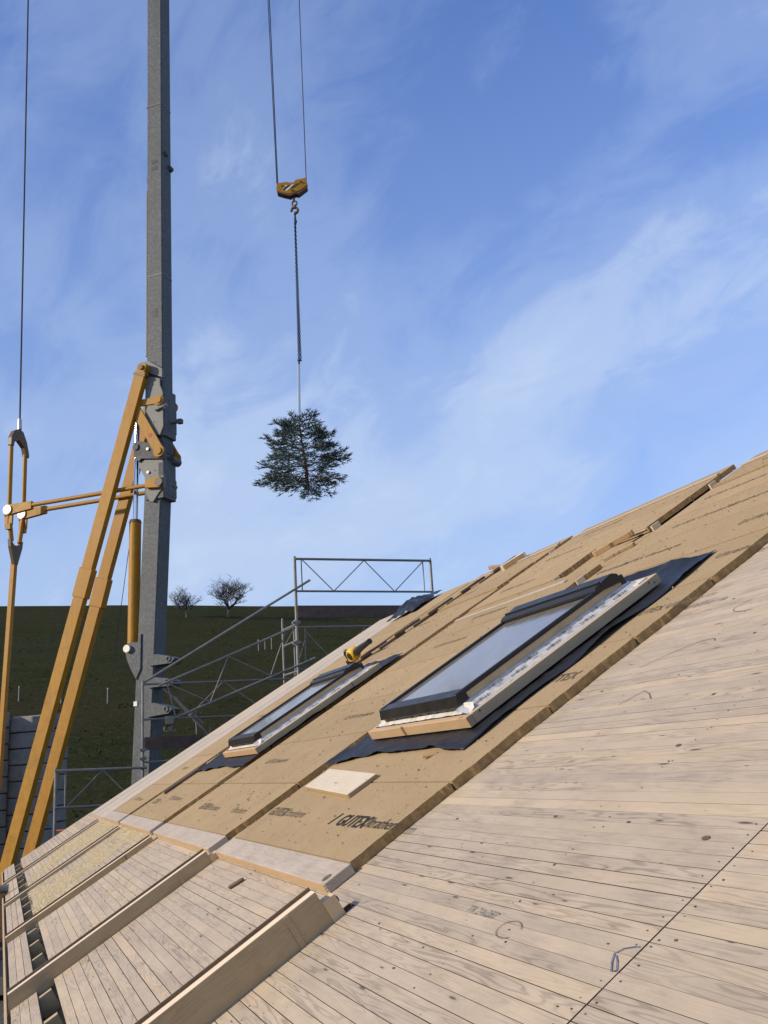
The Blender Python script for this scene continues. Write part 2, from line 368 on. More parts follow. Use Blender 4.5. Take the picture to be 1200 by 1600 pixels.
# grass tussocks on the lower hill
mb = MB()
for _ in range(7000):
    y = 29+random.random()**1.5*80; x = random.uniform(-4+.02*y, 8+.5*y)
    if noise.noise(Vector((x*.18, y*.30, 9))) + random.uniform(-.3, .3) < .02: continue
    z = hill_z(x, y)
    for k in range(3):
        a = random.uniform(0, 6.28); h = random.uniform(.04, .14); w = random.uniform(.04, .10)
        dx, dy = math.cos(a), math.sin(a)
        mb.add([(x-dx*w, y-dy*w, z-.02), (x+dx*w, y+dy*w, z-.02), (x+random.uniform(-.1, .1), y+random.uniform(-.1, .1), z+h)], [(0, 1, 2)])
mb.build('grass', 'tuft', kind='stuff', label='rough grass tussocks on the dark hillside', cat='grass')

# ================================================================= HOUSE with the roof under construction
house = thing('timber_house', 'timber house with a half covered wooden roof under construction', 'house', T(3, 9, 0))
def part(name, mb_, mat, u=0, y=0, w=0, parent=None, **kw): return mb_.build(name, mat, parent or house, RT(u, y, w), **kw)
def put_mesh(name, me, u, y, w, parent=None, rot=None, **kw):
    return place(bpy.data.objects.new(name, me), parent or house, RT(u, y, w) @ (rot or Matrix.Identity(4)), **kw)
# walls (below the roof)
Wb = lambda x0, x1, y0, y1, z0, z1: MB().box(x0, x1, y0, y1, z0, z1)
Wb(.85, 1.05, .5, 17.0, 0, 3.0).build('wall', 'wall', house, Matrix.Identity(4))
Wb(12.1, 12.3, .5, 17.0, 0, 3.0).build('wall', 'wall', house, Matrix.Identity(4))
MB().prism([(.95, 0), (12.2, 0), (12.2, 3.0), (6.6, 6.2), (.95, 3.0)], lambda a, b, t: (a, t, b), 16.8, 17.0).build('wall', 'wall', house, Matrix.Identity(4))
MB().prism([(6.62, 6.78), (13.4, 2.8), (13.4, 2.6), (6.62, 6.5)], lambda a, b, t: (a, t, b), .3, 17.6).build('rear_slope', 'strip', house, Matrix.Identity(4))
# deck planks
PP = .0577; U0 = .847
plank_cache = {}
def plank_mesh(L):
    k = round(L, 3); v = random.choice((0, 0, 1, 1, 2))
    if (k, v) not in plank_cache:
        w = PP/2-(.0007, .0013, .0019)[v]; c = .0005; t = .027; h = L/2
        poly = [(-w, -t), (w, -t), (w, -c), (w-c, 0), (-w+c, 0), (-w, -c)]
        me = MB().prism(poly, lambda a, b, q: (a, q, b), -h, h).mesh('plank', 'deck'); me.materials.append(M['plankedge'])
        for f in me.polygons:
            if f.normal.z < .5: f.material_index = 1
        plank_cache[k, v] = me
    return plank_cache[k, v]
def plank(k, y0, y1):
    put_mesh('plank', plank_mesh(y1-y0), U0+PP*(k+.5), (y0+y1)/2, random.uniform(-.0006, .0))
def urow(k): return U0+PP*k
RAFT = [4.134, 7.0, 9.82, 12.62, 15.40]; RH = [.146, .088, .052, .034, .026]
for k in range(-10, 42): plank(k, .35, 2.272)                              # nearest panel
mb = MB()                                                                  # the rest of the nearest panel, outside the picture
for k in list(range(-24, -10))+list(range(42, 105)): mb.box(urow(k)+.0013, urow(k+1)-.0013, .35, 2.272, -.027, -.0004)
part('planks', mb, 'deck', kind='stuff')
for k in range(-26, 106):                                                  # bare panel up to the ridge
    if k in (-22, -21): continue                                           # eave slot
    u = urow(k)
    if u < -.62 or u > RIDGE-.03: continue
    plank(k, 2.2785, 4.132 if k < 1 else 4.70)
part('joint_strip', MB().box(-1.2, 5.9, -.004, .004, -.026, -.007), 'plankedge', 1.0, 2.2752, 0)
bays = [(4.212, 6.998), (7.078, 9.818), (9.898, 12.618), (12.698, 15.398)]
for y0, y1 in bays:
    for k in range(-26, 2):
        if k in (-22, -21) or urow(k) < -.62: continue
        plank(k, y0, y1)
for k in range(-26, 2):
    if k in (-22, -21) or urow(k) < -.62: continue
    plank(k, 15.478, 18.1)
# sheathing under everything, soffit, eave fascia
part('sheathing', MB().box(-.300, RIDGE, .35, 17.7, -.06, -.0285), 'brownin')
part('soffit', MB().box(-.60, -.30, .35, 18.05, -.16, -.13), 'brownin')
part('fascia_board', MB().box(-.640, -.622, .30, 18.1, -.15, -.004), 'rafter')
part('sheathing', MB().box(-.62, -.47, .35, 18.05, -.06, -.0285), 'brownin')
yy = 2.6
while yy < 18:
    part('rafter_tail', MB().box(-.448, -.338, -.03, .03, -.13, -.010), 'rafter', 0, yy, 0); yy += .705
# rafters with a thin lip on the far side
for i, (y, h) in enumerate(zip(RAFT, RH)):
    x1 = .742 if i else .670
    e = h*.6                                                       # plumb cut at the eave
    pr = lambda a, b, t: (a, t, b)
    o = part('rafter', MB().prism([(-.742, -.028), (x1, -.028), (x1, h-.003), (-.742+e, h-.003)], pr, 0, .062), 'rafter', .122, y, 0)
    part('top_strip', MB().box(-.741+e, x1, .0005, .0615, h-.0029, h), 'raftertop', .122, y, 0, parent=o)
    part('edge_lip', MB().box(-.735+e, x1, .0630, .073, -.02, h+.015), 'brownin', .122, y, 0, parent=o)
    if i < 2:
        part('end_block', MB().box(.001, .062, -.002, .073, -.03, h*(.62 if i == 0 else .5)), 'endwood', .122+x1, y, 0)
        part('splice_plate', MB().box(-.012, .012, -.006, -.001, .0, h-.006), 'rafter', .64, y, 0, parent=o)
# opening beside the first rafter end with a vent pipe inside
hole = part('opening', MB().box(0, .060, .10, .34, -.026, -.012), 'darkin', .858, 4.134, 0)
mb = MB(); mb.tube((.03, .12, -.03), (.04, .30, -.012), .022, .022, 12); part('vent_pipe', mb, 'black', .862, 4.134, 0, parent=hole)

# wood-fibre insulation boards
SEAMS = [1.07, 1.706, 2.38, 3.06, 3.715, 4.36, 5.01, 5.65, 6.28, RIDGE]
PAN = [(4.55, 7.0), (7.30, 10.0), (10.30, 12.90), (13.15, 15.0)]
TH = .050
BOARD = {}
def board(u0, u1, y0, y1, lift=0.0):
    n = 36; cu, cy = (u0+u1)/2, (y0+y1)/2; poly = []
    g = .006
    for i in range(n+1):                                       # far edge
        poly.append((u0+g+(u1-u0-2*g)*i/n-cu, y1-cy+random.uniform(-.004, .004)))
    for i in range(n, -1, -1):                                 # torn near edge
        u = u0+g+(u1-u0-2*g)*i/n
        poly.append((u-cu, y0-cy+random.uniform(-.003, .003)+.014*noise.noise(Vector((u*5, y0, 1)))+.008*noise.noise(Vector((u*23, y0, 4)))))
    o = part('insulation_board', MB().prism(poly, lambda a, b, t: (a, b, t), .0006, TH+random.uniform(-.0015, .0015)), 'insul', cu, cy, lift)
    o.data.materials.append(M['insuledge'])
    for f in o.data.polygons:
        if abs(f.normal.z) < .5 and f.normal.x > -.6: f.material_index = 1
    return o
for p, (y0, y1) in enumerate(PAN):
    for r in range(len(SEAMS)-1):
        a0, b0 = y0+random.uniform(-.012, .012), y1+random.uniform(-.008, .008); lift = 0.0
        if p == 1 and r == 6: a0 = 8.15; lift = .012
        if p == 1 and r >= 7: lift = .022
        if p == 0 and r >= 8: lift = .016
        if p == 2 and r >= 7: lift = .016
        BOARD[p, r] = (board(SEAMS[r], SEAMS[r+1], a0, b0, lift), a0, b0, lift)
# floor of the gaps between the panels and the laths along the verge
for y0, y1 in ((6.985, 7.32), (9.985, 10.32), (12.885, 13.17)):
    part('gap_board', MB().box(-3, 3, y0-(y0+y1)/2, (y1-y0)/2, -.028, .004), 'insul', 3.96, (y0+y1)/2, 0)
part('gap_board', MB().box(-.34, .34, -.5, .5, -.028, .012), 'insul', 5.33, 7.75, 0)
# planed boards closing the lower edge of each panel; the face that shows is fresh wood
for p, (y0, y1) in enumerate([(4.515, 7.005), (7.265, 10.01), (10.265, 12.92), (13.12, 15.05)]):
    L = y1-y0
    o = part('edge_board', MB().box(-.073, .0785, -L/2, L/2, .0008, TH+.001), 'strip', .989, (y0+y1)/2, 0, bevel=.003)
    part('end_grain', MB().box(-.0765, -.0735, -L/2+.01, L/2-.01, .001, TH-.003), 'peach', .989, (y0+y1)/2, 0, parent=o)
    if p == 0: part('fixing_stain', MB().disc((.0, -L/2+.06, TH+.0025), .026, .0012, (0, 0, 1), 10), 'inkpale', .955, (y0+y1)/2, 0, parent=o)
# verge boards
for j, (y0, y1) in enumerate(((15.02, 15.75), (15.756, 16.46), (16.466, 17.18))):
    for k, (u0, u1) in enumerate(((.915, 3.1), (3.105, 5.0), (5.005, 6.93))):
        part('verge_board', MB().box(-(u1-u0)/2, (u1-u0)/2, -(y1-y0)/2, (y1-y0)/2, .001, TH+.002*j), 'verge', (u0+u1)/2, (y0+y1)/2, random.uniform(-.001, .001))
for u, y0, y1, lf in ((5.665, 7.32, 9.98, .0), (4.80, 7.6, 9.98, .0), (6.72, 4.56, 6.98, .016), (6.72, 7.32, 9.98, .022), (6.72, 10.32, 12.88, .016)):  # thin pale strips added along the board seams
    part('seam_strip', MB().box(-.022, .022, -(y1-y0)/2, (y1-y0)/2, TH+.003+lf, TH+.014+lf), 'verge', u, (y0+y1)/2, 0)
# pale spacer blocks in the gaps
for u, y, l in ((5.72, 7.29, .10), (6.55, 7.29, .09), (4.72, 7.29, .09), (6.55, 10.29, .1), (5.05, 8.14, .08)):
    part('spacer_block', MB().box(-l/2, l/2, -.02, .0, .004, TH+.012), 'ply', u, y-.012, 0)

# ---------------------------------------------------------------- print and pen marks
def text_mesh(txt, size, mat, shear=0.0, bold=0.0):
    cu = bpy.data.curves.new('lettering', 'FONT'); cu.body = txt; cu.size = size; cu.shear = shear; cu.offset = bold
    cu.align_x = 'LEFT'; cu.resolution_u = 2; cu.space_character = 1.02
    ob = bpy.data.objects.new('lettering', cu); COL.objects.link(ob)
    bpy.context.view_layer.update()
    me = bpy.data.meshes.new_from_object(ob.evaluated_get(bpy.context.evaluated_depsgraph_get()))
    bpy.data.objects.remove(ob, do_unlink=True); me.materials.clear(); me.materials.append(M[mat]); me.name = 'lettering'
    return me
# baseline towards the camera (-y), top of the letters up the slope
TXT_ACROSS = Matrix(((0, 1, 0, 0), (-1, 0, 0, 0), (0, 0, 1, 0), (0, 0, 0, 1)))
g_bold = text_mesh('GUTEX', .135, 'ink', .0, .0025); g_rest = text_mesh('Ultratherm', .115, 'ink'); g_rest_p = text_mesh('Ultratherm', .10, 'inkpale')
g_bold_p = text_mesh('GUTEX', .12, 'inkpale', .0, .002); g_line = text_mesh('GUTEX Ultratherm', .095, 'inkpale')
arrow = MB().add([(0, 0, 0), (.018, 0, 0), (.05, .10, 0), (.03, .10, 0)], [(0, 1, 2, 3)]).mesh('arrow_mark', 'ink')
def print_on(p, r, y, u, me, dw=.0035, mir=None):
    b, a0, b0, lift = BOARD[p, r]
    put_mesh('lettering', me, u, y, TH+lift+dw, parent=b, rot=TXT_ACROSS)
print_on(0, 0, 5.50, 1.305, arrow); print_on(0, 0, 5.38, 1.305, g_bold); print_on(0, 0, 4.99, 1.315, g_rest)
print_on(0, 0, 6.95, 1.33, g_bold_p); print_on(0, 0, 6.58, 1.335, g_rest_p)
print_on(0, 2, 5.05, 2.65, g_bold_p); print_on(0, 3, 4.98, 3.38, g_line)
print_on(0, 4, 5.9, 4.04, g_line); print_on(0, 5, 6.95, 4.66, g_rest_p); print_on(0, 6, 4.95, 5.30, g_rest_p); print_on(0, 7, 5.7, 5.93, g_line); print_on(0, 8, 6.6, 6.55, g_line); print_on(0, 8, 5.6, 6.55, g_rest_p); print_on(0, 5, 6.6, 4.66, g_line); print_on(0, 5, 5.2, 4.66, g_line); print_on(0, 6, 6.6, 5.30, g_line); print_on(0, 6, 5.9, 5.30, g_rest_p)
print_on(0, 7, 6.8, 5.93, g_line); print_on(0, 4, 4.85, 4.05, g_rest_p)
print_on(1, 0, 9.5, 1.31, g_bold_p); print_on(1, 0, 9.1, 1.31, g_rest_p); print_on(1, 0, 8.1, 1.31, g_rest_p); print_on(1, 2, 8.7, 2.68, g_line); print_on(1, 1, 9.4, 2.02, g_line)
print_on(1, 4, 9.2, 4.03, g_line); print_on(1, 5, 9.3, 4.62, g_line); print_on(1, 6, 9.7, 5.3, g_line); print_on(1, 8, 9.5, 6.5, g_line); print_on(1, 7, 9.6, 5.95, g_line)
print_on(2, 0, 12.6, 1.31, g_bold_p); print_on(2, 0, 11.8, 1.4, g_line); print_on(3, 0, 14.5, 1.33, g_line); print_on(2, 6, 12.4, 5.25, g_line); print_on(2, 4, 12.2, 4.0, g_line)
print_on(3, 1, 14.3, 2.05, g_rest_p); print_on(3, 3, 14.4, 3.35, g_rest_p); print_on(2, 7, 12.2, 5.95, g_line)
def ribbon(pts, wd, z=.0032):
    m = MB()
    for (a, b), (c, d) in zip(pts, pts[1:]):
        t = Vector((c-a, d-b)); 
        if t.length < 1e-6: continue
        t.normalize(); nn = Vector((-t.y, t.x))*wd/2; e = t*wd*.3
        m.add([(a-nn.x-e.x, b-nn.y-e.y, z), (c-nn.x+e.x, d-nn.y+e.y, z), (c+nn.x+e.x, d+nn.y+e.y, z), (a+nn.x-e.x, b+nn.y-e.y, z)], [(0, 1, 2, 3)])
    return m
tr = text_mesh('TR 24x280', .046, 'pengreen', .2, -.0009)
put_mesh('lettering', tr, 1.018, 3.262, .0032, rot=TXT_ACROSS)
def arc(cu, cy, ru, ry, a0, a1, n=18): return [(cu+ru*math.cos(a0+(a1-a0)*i/n), cy+ry*math.sin(a0+(a1-a0)*i/n)) for i in range(n+1)]
part('pen_mark', ribbon(arc(.994, 2.905, .038, .062, -1.2, 3.9), .003), 'pencil')
part('pen_mark', ribbon([(.957, 2.300), (.985, 2.330), (1.012, 2.352), (1.035, 2.335), (1.050, 2.300), (1.052, 2.287)], .0042), 'pen')
part('pen_mark', ribbon([(.957, 2.300), (.964, 2.284), (.990, 2.312), (1.008, 2.338)], .0035), 'pen')
part('pen_mark', ribbon(arc(3.26, 3.80, .07, .16, .6, 3.3), .004), 'pencil')
part('pen_mark', ribbon([(2.38, 3.95), (2.44, 3.90), (2.484, 3.865), (2.45, 3.79), (2.399, 3.722)], .005), 'pencil')
part('pen_mark', ribbon([(2.75, 4.2), (2.86, 4.05), (2.93, 3.9), (2.93, 3.80), (2.90, 3.77)], .004), 'pencil')
# nail heads in rows
mb = MB()
def nail(u, y, r, w=.0022):
    a = random.uniform(.6, 1.9); e = random.uniform(.55, 1.0); ca, sa = math.cos(a), math.sin(a); n = 7
    mb.add([(u+r*(ca*math.cos(2*math.pi*i/n)-sa*e*math.sin(2*math.pi*i/n)), y+r*(sa*math.cos(2*math.pi*i/n)+ca*e*math.sin(2*math.pi*i/n)), w) for i in range(n)], [tuple(range(n))])
for k in range(-26, 106):
    u = urow(k)+PP*.5
    for _ in range(random.choice((0, 1, 1, 2))): nail(u+random.uniform(-.022, .022), random.uniform(2.35, 4.05), random.uniform(.002, .005))
    for y in (2.31, 3.05, 3.82):
        if random.random() < .8: nail(u+random.uniform(-.02, .02), y+random.uniform(-.012, .012), random.uniform(.0022, .0040))
    if k < 42:
        for y in (2.24, 1.5):
            if random.random() < .85: nail(u+random.uniform(-.02, .02), y+random.uniform(-.012, .012), random.uniform(.0028, .0048))
    if k < 1:
        for y0, y1 in bays[:3]:
            for q in (.05, .5, .95):
                if random.random() < .7: nail(u+random.uniform(-.02, .02), y0+(y1-y0)*q+random.uniform(-.02, .02), random.uniform(.003, .0055))
part('nail_heads', mb, 'nail', kind='stuff')
# large dark knots seen on the bare panel
mb = MB()
for u, y, r in ((1.49, 2.457, .022), (1.998, 3.11, .020), (1.541, 2.902, .012), (1.495, 4.169, .014), (1.549, 3.386, .014), (2.366, 3.266, .014), (1.038, 2.414, .007), (1.10, 2.19, .008), (.995, 2.905, .007), (1.36, 3.7, .010), (1.30, 3.05, .009), (2.9, 3.5, .014), (3.4, 4.1, .014), (.72, 3.3, .010), (.86, 3.75, .010), (2.55, 4.3, .014)):
    n = 14; r *= .78; mb.add([(u+r*.62*math.cos(6.283*i/n)*random.uniform(.85, 1.1), y+r*math.sin(6.283*i/n)*random.uniform(.85, 1.1), .0021) for i in range(n)], [tuple(range(n))])
part('knots', mb, plain('knot_wood', (.13, .075, .045), .6, 0, .35, 60), kind='stuff')

# ================================================================= ROOF WINDOWS
wig_a = text_mesh('Wigluv', .043, 'tapeink', 0, .0006); wig_s = text_mesh('SIGA', .020, 'tapeink', 0, .0003)
TXT_DOWN = Matrix(((-1, 0, 0, 0), (0, -1, 0, 0), (0, 0, 1, 0), (0, 0, 0, 1)))
def roof_window(u0, y0, label, near):
    o = thing('roof_window', label, 'roof window', RT(u0, y0, 0), 'roof windows set on timber curbs')
    def P(name, m, mat, parent=None, **kw): return m.build(name, mat, parent or o, RT(u0, y0, 0), **kw)
    L, Wd = 1.655, 1.635; b, t = .068, .133; k = .045
    # curb
    f = P('curb_board', MB().box(0, k, .0, Wd, b, t), 'peach', bevel=.003)
    s = P('curb_board', MB().box(k+.001, L, 0, k, b, t), 'peachx', bevel=.003)
    if near:
        P('screw_heads', MB().disc((1.56, -.001, .115), .006, .003, (0, 1, 0), 8).disc((1.60, -.001, .095), .006, .003, (0, 1, 0), 8).disc((.10, -.001, .118), .006, .003, (0, 1, 0), 8), 'nail', s)
    else:
        P('board_joint', MB().box(1.262, 1.268, -.003, .001, b, t), 'nail', s)
    P('curb_board', MB().box(k+.001, L, Wd-k, Wd, b, t), 'peachx', bevel=.003)
    P('curb_board', MB().box(L-k, L-.001, k+.001, Wd-k-.001, b, t-.002), 'peach', bevel=.003)
    # dark membrane line, wrinkled flashing, silver tape, bare frame
    P('seal_line', MB().box(k, L-k, k, k+.02, .10, t-.004).box(k, k+.02, k, Wd-k, .10, t-.004), 'membrane')
    n = 40; m = MB()
    for i in range(n+1):
        u = k+.012+(L-2*k-.05)*i/n
        for j, (yy, ww) in enumerate(((k+.022, .128), (k+.075, .140), (k+.135, .150), (k+.148, .166))):
            m.v.append((u, yy+random.uniform(-.003, .003), ww+random.uniform(-.0018, .0012)))
    m.f = [(i*4+j, (i+1)*4+j, (i+1)*4+j+1, i*4+j+1) for i in range(n) for j in range(3)]
    tp = P('silver_tape', m, 'tape')
    u = .16; i = 0
    tilt = Matrix.Rotation(.16, 4, 'X')
    while u < L-.15:
        row = i % 2
        place(bpy.data.objects.new('lettering', wig_a), tp, RT(u0+u+.10, y0+k+.074+.056*row, .1455+.0095*row) @ tilt @ TXT_DOWN)
        place(bpy.data.objects.new('lettering', wig_s), tp, RT(u0+u+.21, y0+k+.080+.056*row, .1465+.0095*row) @ tilt @ TXT_DOWN)
        u += .150; i += 1
    m = MB(); n = 30
    for i in range(n+1):
        yy = .05+(Wd-.1)*i/n
        for uu, ww in ((k+.022, .128), (k+.06, .142), (k+.075, .172)): m.v.append((uu+random.uniform(-.004, .004), yy, ww+random.uniform(-.004, .004)))
    m.f = [(i*3+j, (i+1)*3+j, (i+1)*3+j+1, i*3+j+1) for i in range(n) for j in range(2)]
    fl = P('front_flashing', m, 'flash')
    for q in range(9):
        place(bpy.data.objects.new('lettering', wig_s), fl, RT(u0+k+.052, y0+.30+q*.14, .1445) @ Matrix.Rotation(-.35, 4, 'Y') @ TXT_ACROSS)
    P('wood_frame', MB().box(.125, 1.52, .197, .24, .12, .2095).box(.10, 1.52, Wd-.19, Wd-.15, .12, .186).box(1.48, 1.52, .241, Wd-.191, .12, .186), 'peachx')
    P('top_flashing', MB().box(1.525, L-.047, .05, Wd-.05, .128, .140), 'flash')
    # sash: bars, front apron, glass, hood
    a0, a1, c0, c1 = .10, 1.50, .19, Wd-.155; zb, zt = .187, .238
    P('sash_bar', MB().box(a0, a1, c0, c0+.034, zb+.024, zt).box(a0+.02, a1, c0+.0345, c0+.044, zb, zt-.014), 'sash', bevel=.006)
    P('sash_bar', MB().box(a0, a1, c1-.034, c1, zb, zt), 'sash', bevel=.006)
    P('front_apron', MB().prism([(a0-.028, zb-.018), (a0+.075, zb-.018), (a0+.075, zt-.004), (a0+.002, zt-.006)], lambda a, b_, t_: (a, t_, b_), c0+.004, c1-.004), 'sash', bevel=.003)
    P('glazing_bead', MB().box(a0+.078, a0+.108, c0+.045, c1-.035, zb, zt-.013), 'sashdark')
    P('glass_pane', MB().box(a0+.109, a1-.02, c0+.0445, c1-.0345, zb+.008, zt-.020), 'glass')
    h = P('hood', MB().prism([(-.20, zt-.014), (-.20, zt+.004), (-.175, zt+.020), (-.02, zt+.034), (.02, zt+.010), (.02, zb)], lambda a, b_, t_: (a1+a, t_, b_), c0-.012, c1+.008), 'sash', bevel=.003)
    P('hood_rib', MB().box(a1-.14, a1-.12, c0, c1, zt+.020, zt+.034), 'sash', h)
    P('hinge_cover', MB().box(a1+.021, a1+.055, c0+.0, c0+.04, zb-.03, zt-.012), 'sash', h)
    return o
roof_window(2.202, 5.142, 'large roof window in the foreground on a timber curb with printed silver tape', True)
roof_window(2.202, 10.241, 'smaller looking roof window further back, beside the yellow leaf blower', False)

# membrane aprons under the curbs
def membrane(u0, u1, y0, y1, label, seed, corner, foot):
    nu, ny = 70, 60; m = MB(); rs = random.Random(seed)
    for i in range(nu+1):
        for j in range(ny+1):
            a, c = i/nu, j/ny
            u = u0+(u1-u0)*a; y = y0+(y1-y0)*c
            u += .035*noise.noise(Vector((y*2.3, seed, 0)))*(1-a)**3 + .06*noise.noise(Vector((y*1.7, seed+3, 0)))*a**4
            y += .030*noise.noise(Vector((u*2.6, seed+5, 0)))*(1-c)**4
            if corner: u -= corner*max(0, c-.72)*3.0*(1-a)**3 - .12*max(0, .28-abs(c-.42))*(1-a)**6
            if a > .86: y += (a-.86)*1.6*(.25-c) if c < .5 else 0
            e = min(a*(u1-u0), (1-a)*(u1-u0), c*(y1-y0), (1-c)*(y1-y0))
            lift = max(0, .16-e)/.16
            w = .0545 + lift**1.6*(.014+.026*noise.noise(Vector((u*3.0, y*3.0, seed)))) + .016*max(0, .35-abs(noise.noise(Vector((u*6+y*3, y*5-u*2, seed+1)))))+.008*max(0, .3-abs(noise.noise(Vector((u*15, y*13, seed+2)))))
            if lift > 0 and a < .12: w += .028*max(0, noise.noise(Vector((y*3.1, seed+9, 0))))*lift
            w = max(w, .053)
            m.v.append((u, y, min(w, .0655) if 2.19 < u < 3.88 and foot-.012 < y < foot+1.66 else w))
    m.f = [(i*(ny+1)+j, (i+1)*(ny+1)+j, (i+1)*(ny+1)+j+1, i*(ny+1)+j+1) for i in range(nu) for j in range(ny)]
    b = RT((u0+u1)/2, (y0+y1)/2, 0); m.v = [(x-(u0+u1)/2, y-(y0+y1)/2, z) for x, y, z in m.v]
    o = m.build('membrane_sheet', 'membrane', None, b, smooth=True, label=label, cat='membrane', group='dark blue underlay sheets below the roof windows')
    sd = o.modifiers.new('Solidify', 'SOLIDIFY'); sd.thickness = .0015
membrane(1.99, 4.20, 4.90, 7.12, 'wrinkled dark blue membrane sheet spread under the large foreground roof window', 2.0, .12, 5.142)
membrane(1.97, 4.14, 10.14, 12.55, 'dark blue membrane sheet under the roof window further back', 6.0, .05, 10.241)

# ================================================================= LOOSE THINGS ON THE ROOF
def ruv(u, y, w, rz=0, rx=0): return RT(u, y, w) @ RZ(rz) @ Matrix.Rotation(rx, 4, 'X')
# square offcut
o = thing('wood_offcut', 'pale square wooden board lying on the insulation below the large roof window', 'board', ruv(1.69, 6.25, TH+.002, -.07))
MB().box(-.105, .105, -.56, .56, .0, .026).build('panel', 'ply', o, bevel=.002)
MB().box(-.108, -.1055, -.558, .558, .001, .022).box(-.103, .103, -.563, -.5605, .001, .012).box(-.103, .103, -.563, -.5605, .014, .021).build('edge_layer', 'plyedge', o)
def chunk(name, label, cat, mtx, lx, ly, lz, mat, mat2=None, bev=.004, **kw):
    o = thing(name, label, cat, mtx, kw.get('group'))
    rr = random.Random(label)
    m = MB(); poly = [(-lx/2, -ly/2), (-lx*.1, -ly/2-ly*.04), (lx/2, -ly/2+ly*rr.uniform(0, .15)), (lx/2*rr.uniform(.9, 1), ly/2), (0, ly/2+.03*ly), (-lx/2*rr.uniform(.85, 1), ly/2*rr.uniform(.85, 1))]
    m.prism(poly, lambda a, b, t: (a, b, t), 0, lz); m.build('block', mat, o, bevel=bev)
    if mat2: MB().box(-lx/2-.003, -lx/2-.0005, -ly*.42, ly*.42, lz*.08, lz*.92).build('cut_face', mat2, o)
    return o
chunk('wood_chip', 'splintered wood chip on the edge of the dark blue membrane', 'wood chip', ruv(1.95, 5.27, TH+.004, .9, .3), .03, .10, .016, 'plyedge')
chunk('wood_chip', 'small brown wood splinter lying on the bare deck boards near the eave', 'wood chip', ruv(.78, 5.91, .004, 1.1), .035, .10, .016, 'oldwood')
chunk('wood_offcut', 'orange brown wood block lying in the stepped gap above the large roof window', 'wood block', ruv(5.42, 7.55, TH+.020, .95), .10, .40, .050, 'plyedge', 'peach')
chunk('wood_offcut', 'flat piece of fibre board under the orange brown wood block', 'board', ruv(5.12, 7.12, TH+.004, .7), .10, .30, .03, 'insul')
chunk('wood_offcut', 'light timber block standing on the skyline at the end of the lath row', 'wood block', ruv(6.70, 11.45, TH+.01, 1.15), .12, .36, .08, 'ply', 'plyedge')
chunk('wood_offcut', 'short light stick leaning beside the timber block on the skyline', 'wood block', ruv(6.86, 12.25, TH+.03, .3, .3), .05, .22, .05, 'plyedge')
# laths along the gap
rs = random.Random(4); i = 0
def lath(u, y, L, w, lab):
    global i
    o = thing('lath', lab, 'lath', ruv(u, y, w, rs.uniform(-.015, .015)), 'laths lying along the gap')
    MB().box(-L/2, L/2, -.035, .035, 0, .030).build('stick', 'oldwood', o, bevel=.002)
    MB().box(-L/2-.002, -L/2, -.032, .032, .002, .028).build('cut_end', 'plyedge', o)
ordn = ['lowest', 'second', 'third', 'fourth', 'fifth', 'sixth', 'seventh', 'eighth', 'ninth', 'tenth']
for q in range(10):
    u = 4.42+q*.265
    lath(u, 12.40-.06*q+.03*(q % 2), .44, TH+.004+.030*(q % 2), f'dark weathered lath, {ordn[q]} from the leaf blower in the row up to the skyline')
lath(1.80, 12.66, .62, TH+.005, 'dark weathered lath below the membrane of the rear roof window, far one of two')
lath(1.74, 12.54, .50, TH+.004, 'dark weathered lath below the membrane of the rear roof window, near one of two')
# leaf blower
o = thing('leaf_blower', 'yellow and black cordless leaf blower lying above the rear roof window', 'leaf blower', ruv(4.50, 12.62, TH+.050, -1.42) @ Matrix.Scale(.95, 4))
MB().prism([(-.10, -.02), (-.07, .08), (.0, .12), (.09, .11), (.13, .04), (.10, -.045), (.0, -.07), (-.08, -.06)], lambda a, b, t: (a, t, b+.06), -.07, .07).build('motor_housing', 'blow', o, bevel=.02, smooth=True)
MB().disc((.02, -.075, .08), .055, .012, (0, 1, 0), 18).build('air_intake', 'black', o)
m = MB().tube((.12, 0, .09), (.30, 0, .12), .055, .045, 16).tube((.30, 0, .12), (.60, 0, .15), .045, .036, 16).tube((.59, 0, .149), (.61, 0, .151), .040, .040, 16)
m.build('nozzle', 'black', o, smooth=True)
m = MB().path([(-.06, 0, .13), (-.14, 0, .17), (-.19, 0, .13), (-.18, 0, .04), (-.10, 0, .0)], .026, 10); m.build('handle', 'black', o, smooth=True)
MB().box(-.24, -.13, -.04, .04, -.03, .04).build('battery', 'black', o, bevel=.008)
# black foil on the ridge end
m = MB(); nu, ny = 18, 18
for a in range(nu+1):
    for c in range(ny+1):
        x = -.33+.66*a/nu; y = -.50+1.0*c/ny
        e = min(a, nu-a, c, ny-c)/nu
        m.v.append((x+.05*noise.noise(Vector((y*3, 1, 0))), y+.06*noise.noise(Vector((x*4, 2, 0))), .02+.15*min(1, e*4.5)*(.55+.6*noise.noise(Vector((x*2.3, y*1.9, 4))))+.05*noise.noise(Vector((x*7, y*7, 2)))))
m.f = [(a*(ny+1)+c, (a+1)*(ny+1)+c, (a+1)*(ny+1)+c+1, a*(ny+1)+c+1) for a in range(nu) for c in range(ny)]
m.build('black_foil', 'blacktarp', None, ruv(6.62, 14.75, TH+.03, .1), smooth=True, label='crumpled black foil sheet lying over the far end of the ridge', cat='foil sheet')
